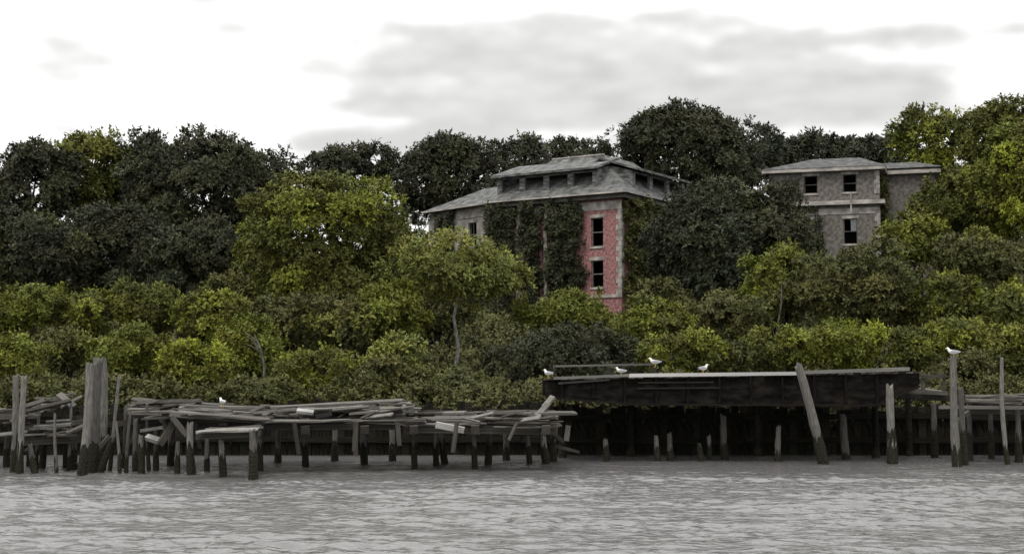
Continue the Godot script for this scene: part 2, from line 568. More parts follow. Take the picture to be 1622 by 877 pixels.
# leaves of a climbing plant over a wall, in that wall's own axes: x along it, y up, z out of it
func wall_vine(label: String, frame: Transform3D, runs: Array, color: String, leaf: float) -> void:
	var o := thing("climbing_vine", label, "vine", frame.origin)
	o.basis = frame.basis
	var v := PackedVector3Array()
	var c := PackedColorArray()
	var st := begin()
	for r in runs:   # x0, x1, y0, y1, depth, sprays per square metre
		var n := int((r[1] - r[0]) * (r[3] - r[2]) * r[5])
		for i in n:
			var x := rng.randf_range(r[0], r[1])
			var y := rng.randf_range(r[2], r[3])
			var edge := minf(minf(x - r[0], r[1] - x) / 0.5, (r[3] - y) / 0.7)
			if edge < 1.0 and land_noise.get_noise_2d(x * 22.0 + 9.0, y * 12.0) * 2.2 + 0.5 > edge + 0.35:
				continue
			var across: float = (2.0 * x - r[0] - r[1]) / (r[1] - r[0])
			var z: float = pow(rng.randf(), 0.6) * r[4] * sqrt(maxf(1.0 - across * across, 0.02)) * (0.65 + 0.9 * land_noise.get_noise_2d(x * 14.0, y * 9.0 + 50.0))
			var b := turned(Vector3(rng.randf_range(-0.6, 0.6), 0.6, 1.0), leaf * rng.randf_range(0.7, 1.3))
			var t: PackedVector3Array = Transform3D(b, Vector3(x, y, maxf(z, 0.02))) * sprays.broad[rng.randi() % 6]
			v.append_array(t)
			var tone := 0.45 * rng.randf_range(0.7, 1.3)
			var cc := PackedColorArray()
			cc.resize(t.size())
			cc.fill(Color(tone, tone, tone * 0.95))
			c.append_array(cc)
		for k in int((r[1] - r[0]) * 1.2) + 1:
			var x := lerpf(r[0], r[1], rng.randf())
			tube_rings(st, [Vector3(x, r[2], 0.05), Vector3(x + rng.randf_range(-0.4, 0.4), lerpf(r[2], r[3], 0.5), 0.06), Vector3(x + rng.randf_range(-0.7, 0.7), r[3] - 0.2, 0.05)], [0.05, 0.035, 0.015], 5, 0.1)
	part("foliage", leaf_mesh(v, c), M.leaf[color], o)
	part("stem", st.commit(), M.bark, o)

func undergrowth() -> void:
	var v := PackedVector3Array()
	var c := PackedColorArray()
	for i in 15000:
		var d := 56.6 + 64.0 * pow(rng.randf(), 1.6)
		var x := rng.randf_range(-1, 1) * (d * 0.42)
		var h := ground(x, -d)
		if h < 0.9:
			continue
		var lift := rng.randf() * (0.5 + 0.7 * (land_noise.get_noise_2d(x * 8.0, d * 8.0) + 0.4))
		var s := 0.0050 * d * rng.randf_range(0.7, 1.3)
		var t: PackedVector3Array = Transform3D(turned(Vector3(rng.randf_range(-0.7, 0.7), 1.0, rng.randf_range(-0.3, 1.0)), s), Vector3(x, h + lift, -d)) * sprays.broad[rng.randi() % 6]
		v.append_array(t)
		var tone := 0.45 * rng.randf_range(0.65, 1.3)
		var cc := PackedColorArray()
		cc.resize(t.size())
		cc.fill(Color(tone, tone, tone))
		c.append_array(cc)
	var o := part("undergrowth", leaf_mesh(v, c), M.leaf.olive, self)
	o.set_meta("kind", "stuff")
	o.set_meta("label", "low tangled green undergrowth covering the bank and the slope")
	o.set_meta("category", "undergrowth")

# the rest of the island's wood, one mass behind the trees that can be told apart
func far_wood() -> void:
	var v := PackedVector3Array()
	var c := PackedColorArray()
	for i in 6500:
		var x := rng.randf_range(-88, 88)
		var d := rng.randf_range(150, 176)
		var top := 11.0 + 5.0 * land_noise.get_noise_2d(x * 1.5, 200.0) + 3.0 * land_noise.get_noise_2d(x * 6.0, d)
		var h := top * sqrt(rng.randf())
		var t: PackedVector3Array = Transform3D(turned(Vector3(rng.randf_range(-0.7, 0.7), 0.7, 1.0), rng.randf_range(0.8, 1.5)), Vector3(x, 7.0 + h, -d)) * sprays.broad[rng.randi() % 6]
		v.append_array(t)
		var tone := 0.45 * rng.randf_range(0.65, 1.3)
		var cc := PackedColorArray()
		cc.resize(t.size())
		cc.fill(Color(tone, tone, tone))
		c.append_array(cc)
	var o := part("far_wood", leaf_mesh(v, c), M.leaf.far, self)
	o.set_meta("kind", "stuff")
	o.set_meta("label", "dense dark wood closing the view far behind the buildings")
	o.set_meta("category", "wood")

# ------------------------------------------------------------------ buildings

# a wall in the plane z = 0 of frame f, its openings [x0, x1, y0, y1] cut out; thick inwards (+z)
func wall_mesh(x0: float, x1: float, y0: float, y1: float, thick: float, openings: Array, f := Transform3D()) -> ArrayMesh:
	var st := begin()
	var xs := [x0, x1]
	for o in openings:
		xs.append(o[0])
		xs.append(o[1])
	xs.sort()
	for i in xs.size() - 1:
		if xs[i + 1] - xs[i] < 0.001:
			continue
		var mid: float = (xs[i] + xs[i + 1]) / 2
		var cuts := []
		for o in openings:
			if o[0] < mid and mid < o[1]:
				cuts.append([o[2], o[3]])
		cuts.sort_custom(func(a, b): return a[0] < b[0])
		var y := y0
		for cut in cuts + [[y1, y1]]:
			if cut[0] - y > 0.001:
				box(st, Vector3(xs[i], y, 0), Vector3(xs[i + 1], cut[0], thick))
			y = cut[1]
	var raw: ArrayMesh = st.commit()
	var out := SurfaceTool.new()
	out.begin(Mesh.PRIMITIVE_TRIANGLES)
	out.append_from(raw, 0, f)
	return out.commit()

func window(parent: Node3D, f: Transform3D, o: Array, trim: Material, glazed: float) -> void:
	var w := hub("window", parent)
	w.transform = f * Transform3D(Basis(), Vector3(o[0], o[2], 0))
	var wd: float = o[1] - o[0]
	var ht: float = o[3] - o[2]
	var st := begin()
	var t := 0.07
	box(st, Vector3(0.003, 0.003, 0.12), Vector3(t, ht - 0.003, 0.2))
	box(st, Vector3(wd - t, 0.003, 0.12), Vector3(wd - 0.003, ht - 0.003, 0.2))
	box(st, Vector3(t, ht - t, 0.12), Vector3(wd - t, ht - 0.003, 0.2))
	box(st, Vector3(t, 0.003, 0.12), Vector3(wd - t, t, 0.2))
	box(st, Vector3(t, ht * 0.5 - 0.035, 0.13), Vector3(wd - t, ht * 0.5 + 0.035, 0.19))
	if rng.randf() < 0.55:
		box(st, Vector3(wd * 0.5 - 0.025, ht * 0.5 + 0.035, 0.14), Vector3(wd * 0.5 + 0.025, ht - t, 0.18))
	part("frame", st.commit(), trim, w)
	part("sill", box_mesh(Vector3(-0.1, -0.14, -0.07), Vector3(wd + 0.1, -0.003, 0.1)), M.limestone, w)
	part("lintel", box_mesh(Vector3(-0.14, ht + 0.003, -0.03), Vector3(wd + 0.14, ht + 0.26, 0.1)), M.limestone, w)
	if rng.randf() < glazed:
		part("pane", box_mesh(Vector3(t, ht * 0.5 + 0.035, 0.155), Vector3(wd * 0.5 - 0.025, ht - t, 0.16)), M.glass, w)
	if rng.randf() < glazed:
		part("pane", box_mesh(Vector3(t, t, 0.155), Vector3(wd - t, ht * 0.5 - 0.035, 0.16)), M.glass, w)

# a hipped roof cut off flat: eaves rectangle, top rectangle
func hip_mesh(x0: float, x1: float, z0: float, z1: float, y: float, tx0: float, tx1: float, tz0: float, tz1: float, ty: float) -> ArrayMesh:
	var st := begin()
	hexa(st, [Vector3(x0, y, z0), Vector3(x0, y, z1), Vector3(x1, y, z1), Vector3(x1, y, z0), Vector3(tx0, ty, tz0), Vector3(tx0, ty, tz1), Vector3(tx1, ty, tz1), Vector3(tx1, ty, tz0)])
	return st.commit()

func quoins(parent: Node3D, y0: float, y1: float, each: float) -> void:
	var y := y0
	var k := 0
	while y + each <= y1 + 0.01:
		var a := 0.42 if k % 2 == 0 else 0.26
		var b := 0.26 if k % 2 == 0 else 0.42
		part("quoin", box_mesh(Vector3(-0.04, y + 0.01, -0.04), Vector3(a, y + each - 0.01, b)), M.limestone, parent)
		y += each
		k += 1

func frame_left() -> Transform3D:
	return Transform3D()

func frame_right(l2: float) -> Transform3D:
	# wall along local -z seen from -x: x runs along z, inwards is +x
	return Transform3D(Basis(Vector3(0, 0, -1), Vector3(0, 1, 0), Vector3(1, 0, 0)), Vector3(0, 0, l2))

func pavilion() -> Node3D:
	var u := Vector3(-0.839, 0, -0.545)
	var inward := u.cross(Vector3.UP)
	var o := thing("brick_pavilion", "red brick building with pale corner stones and grey hipped roof, overgrown with vines", "building", Vector3(8.2, 7.0, -105.0))
	o.basis = Basis(u, Vector3.UP, inward)
	var l1 := 11.5
	var l2 := 12.0
	var eave := 9.9
	var wins := []
	for x in [1.55, 4.6, 7.6, 10.0]:
		wins.append([x, x + 1.05, 2.9, 4.95])
		wins.append([x, x + 1.05, 6.0, 8.2])
	part("wall", wall_mesh(0, l1, 0, eave, 0.4, wins), M.brick, o)
	for w in wins:
		window(o, Transform3D(), w, M.grey_paint, 0.0)
	var f2 := frame_right(l2)
	var wins2 := []
	for x in [2.0, 5.0, 8.6]:
		wins2.append([x, x + 1.05, 2.9, 4.95])
		wins2.append([x, x + 1.05, 6.0, 8.2])
	part("wall", wall_mesh(0, l2 - 0.4, 0, eave, 0.4, wins2, f2), M.brick, o)
	for w in wins2:
		window(o, f2, w, M.grey_paint, 0.0)
	part("wall", box_mesh(Vector3(0.4, 0, l2 - 0.4), Vector3(l1, eave, l2)), M.brick, o)
	part("wall", box_mesh(Vector3(l1 - 0.4, 0, 0.4), Vector3(l1, eave, l2 - 0.4)), M.brick, o)
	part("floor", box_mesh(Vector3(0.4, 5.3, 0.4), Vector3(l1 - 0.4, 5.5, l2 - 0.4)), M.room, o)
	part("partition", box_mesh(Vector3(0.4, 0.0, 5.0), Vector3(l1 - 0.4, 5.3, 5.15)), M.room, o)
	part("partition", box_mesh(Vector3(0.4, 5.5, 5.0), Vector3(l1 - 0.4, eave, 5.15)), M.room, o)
	quoins(o, 2.35, 8.75, 0.4)
	for x in [6.45, 8.95]:
		part("pilaster", box_mesh(Vector3(x, 2.35, -0.16), Vector3(x + 0.3, 8.75, -0.003)), M.limestone, o)
	part("water_table", box_mesh(Vector3(-0.09, 2.1, -0.09), Vector3(l1, 2.34, 0.0)), M.limestone, o)
	part("frieze", box_mesh(Vector3(-0.05, 8.76, -0.05), Vector3(l1, 9.4, 0.0)), M.limestone, o)
	part("cornice", box_mesh(Vector3(-0.5, 9.55, -0.5), Vector3(l1 + 0.1, 9.9, -0.003)), M.dark_trim, o)
	part("cornice", box_mesh(Vector3(-0.5, 9.55, 0.0), Vector3(-0.003, 9.9, l2)), M.dark_trim, o)
	var rf := part("roof", hip_mesh(-0.75, l1 + 0.6, -0.75, l2 + 0.7, 9.905, 3.4, 8.0, 3.4, 8.4, 13.6), M.slate, o)
	part("gutter", box_mesh(Vector3(-0.83, 9.88, -0.83), Vector3(l1 + 0.5, 9.99, -0.753)), M.trim, rf)
	part("ridge_cap", box_mesh(Vector3(3.3, 13.58, 3.3), Vector3(8.1, 13.68, 3.42)), M.trim, rf)
	# shed dormers over the two faces in view
	dormer(rf, Transform3D(), 2.1, 11.2, 4)
	dormer(rf, f2, 1.0, 10.0, 3)
	# lower wing further back along the same face
	var wg := hub("wing", o)
	var hinge := Vector3(l1, 0, 0.6)
	wg.transform = Transform3D(Basis(), hinge) * Transform3D(Basis(Vector3.UP, deg_to_rad(-16.0)), Vector3.ZERO) * Transform3D(Basis(), -hinge)
	var wo := []
	for x in [13.2, 15.4, 18.4]:
		wo.append([x, x + 1.1, 6.9, 8.9])
		wo.append([x, x + 1.1, 3.2, 5.2])
	var fw := Transform3D(Basis(), Vector3(0, 0, 1.6))
	part("wall", wall_mesh(l1 + 0.003, 21.6, 0, 10.2, 0.4, wo, fw), M.grey_render, wg)
	part("wall", box_mesh(Vector3(21.2, 0, 2.0), Vector3(21.6, 10.2, 10.5)), M.grey_render, wg)
	part("wall", box_mesh(Vector3(l1 + 0.003, 0, 10.1), Vector3(21.2, 10.2, 10.5)), M.grey_render, wg)
	part("partition", box_mesh(Vector3(l1 + 0.003, 0, 5.0), Vector3(21.2, 10.2, 5.2)), M.room, wg)
	part("pilaster", box_mesh(Vector3(20.9, 0.3, 1.45), Vector3(21.7, 9.5, 1.597)), M.limestone, wg)
	part("pilaster", box_mesh(Vector3(12.0, 0.3, 1.5), Vector3(12.6, 9.5, 1.597)), M.limestone, wg)
	part("frieze", box_mesh(Vector3(l1 + 0.003, 9.3, 1.52), Vector3(18.0, 9.8, 1.597)), M.limestone, wg)
	part("roof", hip_mesh(l1 - 0.6, 22.3, 0.9, 11.0, 10.22, l1 - 0.6, 18.0, 4.6, 7.2, 12.2), M.slate, wg)
	part("gutter", box_mesh(Vector3(l1 + 0.61, 10.13, 0.78), Vector3(22.3, 10.27, 0.897)), M.trim, wg)
	for w in wo:
		window(wg, fw, w, M.grey_paint, 0.0)
	return o

func dormer(roof: Node3D, f: Transform3D, x0: float, x1: float, n: int) -> void:
	var d := hub("dormer", roof)
	d.transform = f
	var op := []
	var step := (x1 - x0 - 0.3) / n
	for k in n:
		op.append([x0 + 0.4 + k * step, x0 + k * step + step - 0.1, 10.75, 11.75])
	var mesh_ := wall_mesh(x0, x1, 10.0, 11.95, 0.2, op, Transform3D(Basis(), Vector3(0, 0, 0.05)))
	var st := begin()
	st.append_from(mesh_, 0, Transform3D())
	# cheeks and back
	hexa(st, [Vector3(x0, 10.0, 0.25), Vector3(x0, 10.0, 2.6), Vector3(x0 + 0.15, 10.0, 2.6), Vector3(x0 + 0.15, 10.0, 0.25), Vector3(x0, 11.95, 0.25), Vector3(x0, 12.6, 2.6), Vector3(x0 + 0.15, 12.6, 2.6), Vector3(x0 + 0.15, 11.95, 0.25)])
	hexa(st, [Vector3(x1 - 0.15, 10.0, 0.25), Vector3(x1 - 0.15, 10.0, 2.6), Vector3(x1, 10.0, 2.6), Vector3(x1, 10.0, 0.25), Vector3(x1 - 0.15, 11.95, 0.25), Vector3(x1 - 0.15, 12.6, 2.6), Vector3(x1, 12.6, 2.6), Vector3(x1, 11.95, 0.25)])
	# roof slab
	hexa(st, [Vector3(x0 - 0.3, 11.9, -0.45), Vector3(x0 - 0.3, 13.2, 3.6), Vector3(x1 + 0.3, 13.2, 3.6), Vector3(x1 + 0.3, 11.9, -0.45), Vector3(x0 - 0.3, 12.08, -0.45), Vector3(x0 - 0.3, 13.35, 3.6), Vector3(x1 + 0.3, 13.35, 3.6), Vector3(x1 + 0.3, 12.08, -0.45)])
	var o := MeshInstance3D.new()
	o.name = "dormer"
	o.mesh = st.commit()
	o.material_override = M.slate
	o.transform = f
	roof.remove_child(d)
	d.free()
	roof.add_child(o, true)

func ward_block() -> Node3D:
	var u := Vector3(-0.956, 0, -0.292)
	var o := thing("ward_block", "grey brown hospital block with stone cornices and corner stones, behind trees", "building", Vector3(31.6, 7.0, -120.0))
	o.basis = Basis(u, Vector3.UP, u.cross(Vector3.UP))
	var l1 := 9.4
	var l2 := 14.0
	var wins := []
	for x in [1.9, 5.2]:
		wins.append([x, x + 1.15, 12.1, 13.65])
		wins.append([x, x + 1.15, 7.6, 9.8])
		wins.append([x, x + 1.15, 3.6, 5.8])
	part("wall", wall_mesh(0, l1, 0, 14.2, 0.4, wins), M.brown_brick, o)
	for w in wins:
		window(o, Transform3D(), w, M.dark_trim, 0.15)
	var f2 := frame_right(l2)
	var wins2 := []
	for x in [2.0, 5.4, 8.6, 11.4]:
		wins2.append([x, x + 1.15, 12.1, 13.65])
		wins2.append([x, x + 1.15, 7.6, 9.8])
	part("wall", wall_mesh(0, l2 - 0.4, 0, 14.2, 0.4, wins2, f2), M.brown_brick, o)
	for w in wins2:
		window(o, f2, w, M.dark_trim, 0.15)
	part("wall", box_mesh(Vector3(0.4, 0, l2 - 0.4), Vector3(l1, 14.2, l2)), M.brown_brick, o)
	part("wall", box_mesh(Vector3(l1 - 0.4, 0, 0.4), Vector3(l1, 14.2, l2 - 0.4)), M.brown_brick, o)
	part("floor", box_mesh(Vector3(0.4, 11.2, 0.4), Vector3(l1 - 0.4, 11.4, l2 - 0.4)), M.room, o)
	part("partition", box_mesh(Vector3(0.4, 0.0, 5.0), Vector3(l1 - 0.4, 11.2, 5.15)), M.room, o)
	part("partition", box_mesh(Vector3(0.4, 11.4, 5.0), Vector3(l1 - 0.4, 14.2, 5.15)), M.room, o)
	quoins(o, 6.3, 10.7, 0.4)
	quoins(o, 11.9, 13.9, 0.4)
	for y in [[11.0, 11.35, 0.45], [13.95, 14.25, 0.55]]:
		part("cornice", box_mesh(Vector3(-y[2], y[0], -y[2]), Vector3(l1 + y[2], y[1], -0.003)), M.trim, o)
		part("cornice", box_mesh(Vector3(-y[2], y[0], 0.0), Vector3(-0.003, y[1], l2)), M.trim, o)
	part("frieze", box_mesh(Vector3(-0.04, 10.2, -0.04), Vector3(l1, 10.7, -0.002)), M.limestone, o)
	part("downpipe", box_mesh(Vector3(2.3, 10.2, -0.62), Vector3(2.42, 12.0, -0.47)), M.limestone, o)
	part("roof", hip_mesh(-0.6, l1 + 0.6, -0.6, l2 + 0.6, 14.26, 1.9, l1 - 3.4, 4.6, 9.0, 15.8), M.dark_slate, o)
	# rear wing beyond the shaded side
	var wg := hub("wing", o)
	part("wall", box_mesh(Vector3(-4.6, 0, 3.2), Vector3(-0.003, 13.9, 13.5)), M.brown_brick, wg)
	part("cornice", box_mesh(Vector3(-5.1, 13.903, 2.7), Vector3(-0.56, 14.22, 13.9)), M.trim, wg)
	part("roof", hip_mesh(-5.2, -0.2, 2.6, 14.1, 14.4, -3.0, -0.2, 5.5, 11.5, 15.3), M.dark_slate, wg)
	part("parapet", box_mesh(Vector3(-5.0, 14.223, 2.8), Vector3(-0.61, 14.398, 13.8)), M.dark_trim, wg)
	return o

# ------------------------------------------------------------------ gulls

func gull(label: String, where: Vector3, heading: float, s := 1.0) -> void:
	var o := thing("gull", label, "gull", where, "gulls on the landing")
	o.rotation.y = heading
	o.scale = Vector3(s, s, s)
	var st := SurfaceTool.new()
	st.begin(Mesh.PRIMITIVE_TRIANGLES)
	# one skin from tail to crown of the head: along x, height y, half height, half width
	var rib := [[-0.235, 0.175, 0.004, 0.006], [-0.2, 0.18, 0.018, 0.03], [-0.13, 0.185, 0.045, 0.055], [-0.05, 0.185, 0.068, 0.072], [0.03, 0.19, 0.075, 0.076], [0.09, 0.205, 0.066, 0.066], [0.13, 0.235, 0.05, 0.05], [0.15, 0.27, 0.042, 0.04], [0.165, 0.3, 0.042, 0.038], [0.195, 0.312, 0.036, 0.032], [0.22, 0.31, 0.02, 0.018], [0.23, 0.308, 0.004, 0.004]]
	var rings := []
	for i in rib.size():
		var r: Array = rib[i]
		var a: Array = rib[maxi(i - 1, 0)]
		var b: Array = rib[mini(i + 1, rib.size() - 1)]
		var t := Vector3(b[0] - a[0], b[1] - a[1], 0).normalized()
		var up := Vector3(-t.y, t.x, 0)
		var ring := []
		for k in 12:
			var an := TAU * k / 12
			ring.append(Vector3(r[0], r[1], 0) + up * (sin(an) * r[2]) + Vector3(0, 0, cos(an) * r[3]))
		rings.append(ring)
	st.set_smooth_group(0)
	for i in rib.size() - 1:
		for k in 12:
			var e := (k + 1) % 12
			for p in [rings[i][k], rings[i][e], rings[i + 1][e], rings[i][k], rings[i + 1][e], rings[i + 1][k]]:
				st.add_vertex(p)
	st.index()
	st.generate_normals()
	part("body", st.commit(), M.feather, o)
	for side in [-1.0, 1.0]:
		var w := begin()
		var pts := [Vector3(0.09, 0.225, 0.068 * side), Vector3(0.0, 0.262, 0.062 * side), Vector3(-0.12, 0.245, 0.058 * side), Vector3(-0.27, 0.205, 0.022 * side), Vector3(-0.13, 0.175, 0.07 * side), Vector3(0.0, 0.17, 0.086 * side), Vector3(0.08, 0.185, 0.074 * side)]
		var mid := Vector3(-0.03, 0.21, 0.092 * side)
		for k in pts.size():
			tri(w, pts[k], pts[(k + 1) % pts.size()], mid)
			tri(w, pts[(k + 1) % pts.size()], pts[k], mid - Vector3(0, 0, 0.03 * side))
		var wing := part("wing", w.commit(), M.grey_feather, o)
		part("wing_tip", box_mesh(Vector3(-0.30, 0.195, (0.012 * side) - 0.012), Vector3(-0.19, 0.218, (0.03 * side) + 0.010)), M.dark_feather, wing)
		var l := begin()
		tube_rings(l, [Vector3(0.0, 0.0, 0.032 * side), Vector3(-0.012, 0.06, 0.033 * side), Vector3(0.01, 0.13, 0.034 * side)], [0.006, 0.007, 0.012], 6, 0.0)
		hexa(l, [Vector3(-0.01, 0, 0.026 * side), Vector3(0.05, 0, 0.012 * side), Vector3(0.05, 0, 0.056 * side), Vector3(-0.01, 0, 0.038 * side), Vector3(-0.01, 0.008, 0.026 * side), Vector3(0.05, 0.004, 0.012 * side), Vector3(0.05, 0.004, 0.056 * side), Vector3(-0.01, 0.008, 0.038 * side)])
		part("leg", l.commit(), M.beak, o)
		part("eye", box_mesh(Vector3(0.198, 0.314, 0.026 * side - 0.006), Vector3(0.21, 0.324, 0.026 * side + 0.006)), M.dark_feather, o)
	var bk := begin()
	tube_rings(bk, [Vector3(0.215, 0.306, 0), Vector3(0.25, 0.303, 0), Vector3(0.272, 0.294, 0)], [0.014, 0.011, 0.003], 6, 0.0)
	part("beak", bk.commit(), M.beak, o)

# ------------------------------------------------------------------ water and land

func axis(from: float, to: float, fine: float, wide: float) -> PackedFloat32Array:
	var a := PackedFloat32Array()
	var x := from
	while x < to:
		a.append(x)
		x += fine
	var step := fine
	var hi := to
	while hi < wide:
		a.append(hi)
		step *= 1.5
		hi += step
	a.append(wide)
	return a

func sheet(xs: PackedFloat32Array, zs: PackedFloat32Array, height: Callable) -> ArrayMesh:
	var v := PackedVector3Array()
	var idx := PackedInt32Array()
	var w := xs.size()
	for z in zs:
		for x in xs:
			v.append(Vector3(x, height.call(x, z), z))
	for j in zs.size() - 1:
		for i in w - 1:
			var a := j * w + i
			idx.append_array([a, a + 1, a + w + 1, a, a + w + 1, a + w])
	var arrays := []
	arrays.resize(Mesh.ARRAY_MAX)
	arrays[Mesh.ARRAY_VERTEX] = v
	arrays[Mesh.ARRAY_INDEX] = idx
	var raw := ArrayMesh.new()
	raw.add_surface_from_arrays(Mesh.PRIMITIVE_TRIANGLES, arrays)
	var st := SurfaceTool.new()
	st.create_from(raw, 0)
	st.generate_normals()
	return st.commit()

func both_ways(a: PackedFloat32Array) -> PackedFloat32Array:
	var out := PackedFloat32Array()
	for i in range(a.size() - 1, 0, -1):
		out.append(-a[i])
	out.append_array(a)
	return out

func water_and_land() -> void:
	var swell := FastNoiseLite.new()
	swell.noise_type = FastNoiseLite.TYPE_SIMPLEX_SMOOTH
	swell.seed = 71
	swell.frequency = 1.0
	swell.fractal_type = FastNoiseLite.FRACTAL_FBM
	swell.fractal_octaves = 3
	var xs := both_ways(axis(0.0, 24.0, 0.16, 900.0))
	var zs := PackedFloat32Array()
	for z in [-60.0]:
		var q: float = z
		while q < -16.0:
			zs.append(q)
			q += 0.11
	for z in [-15.0, -12.0, -8.0, 0.0, 12.0, 40.0, 150.0, 600.0]:
		zs.append(z)
	var m := StandardMaterial3D.new()
	m.albedo_color = lin(0.13, 0.127, 0.127)
	m.roughness = 0.14
	m.metallic_specular = 0.5
	m.normal_enabled = true
	var nt := NoiseTexture2D.new()
	nt.width = 512
	nt.height = 512
	nt.seamless = true
	nt.as_normal_map = true
	nt.bump_strength = 13.0
	var nn := FastNoiseLite.new()
	nn.seed = 72
	nn.frequency = 0.02
	nn.fractal_octaves = 4
	nt.noise = nn
	m.normal_texture = nt
	m.normal_scale = 0.38
	m.uv1_triplanar = true
	m.uv1_world_triplanar = true
	m.uv1_scale = Vector3(0.22, 0.22, 0.5)
	var h := func(x: float, z: float) -> float:
		var near := clampf((absf(x) - 60.0) / 40.0, 0.0, 1.0)
		var a := swell.get_noise_2d(x * 0.42 + z * 0.1, z * 0.9)
		var b := swell.get_noise_2d(x * 1.3 - z * 0.2 + 90.0, z * 2.1 + 30.0)
		var gust := 0.55 + 0.9 * smoothstep(-0.3, 0.5, land_noise.get_noise_2d(x * 2.2 + 300.0, z * 7.0))
		var lee := lerpf(1.0, 0.22, smoothstep(41.0, 50.0, -z + 3.0 * land_noise.get_noise_2d(x * 3.0, z * 3.0 + 70.0)))
		return (0.055 * a + 0.047 * b * lee) * gust * (0.4 + 0.6 * lee) * (1.0 - near)
	structure("water", sheet(xs, zs, h), m)
	var lx := both_ways(axis(0.0, 60.0, 1.5, 900.0))
	var lz := PackedFloat32Array([-1500.0, -900.0, -600.0, -400.0, -300.0, -220.0, -180.0, -150.0, -130.0])
	var q := -120.0
	while q < -50.0:
		lz.append(q)
		q += 0.8
	lz.append(-50.0)
	structure("ground", sheet(lx, lz, ground), M.mud)

# ------------------------------------------------------------------ the scene

func _ready() -> void:
	# camera
	var cam := Camera3D.new()
	cam.name = "camera"
	cam.position = EYE
	cam.rotation.x = PITCH
	cam.fov = rad_to_deg(2.0 * atan(438.5 / FOCAL))
	cam.near = 0.1
	cam.far = 4000.0
	add_child(cam)
	# overcast sky
	var sky_mat := PanoramaSkyMaterial.new()
	sky_mat.panorama = ImageTexture.create_from_image(sky_image())
	var sky := Sky.new()
	sky.sky_material = sky_mat
	var env := Environment.new()
	env.background_mode = Environment.BG_SKY
	env.sky = sky
	env.tonemap_mode = Environment.TONE_MAPPER_LINEAR
	env.tonemap_exposure = 1.0
	env.sdfgi_enabled = true
	env.ssao_enabled = true
	env.ssil_enabled = true
	var we := WorldEnvironment.new()
	we.name = "environment"
	we.environment = env
	add_child(we)
	# the sun behind thin cloud, high over the left shoulder
	var sun := DirectionalLight3D.new()
	sun.name = "sun"
	sun.light_energy = 0.5
	sun.light_angular_distance = 14.0
	sun.light_color = Color(1.0, 0.97, 0.92)
	sun.shadow_enabled = true
	sun.rotation = Vector3(deg_to_rad(-62.0), deg_to_rad(-28.0), 0)
	add_child(sun)

	rng.seed = 20240611
	land_noise.noise_type = FastNoiseLite.TYPE_SIMPLEX_SMOOTH
	land_noise.seed = 9
	land_noise.frequency = 0.05
	land_noise.fractal_octaves = 3
	gap_noise.noise_type = FastNoiseLite.TYPE_SIMPLEX_SMOOTH
	gap_noise.seed = 17
	gap_noise.frequency = 0.16
	gap_noise.fractal_octaves = 2
	make_materials()
	make_timbers()
	make_sprays()
	water_and_land()
	print("land")
	var pav := pavilion()
	var ward := ward_block()
	print("buildings")
	landing()
	print("landing")
	plants(pav, ward)
	print("plants ", tri_total)

# ------------------------------------------------------------------ the ruined landing

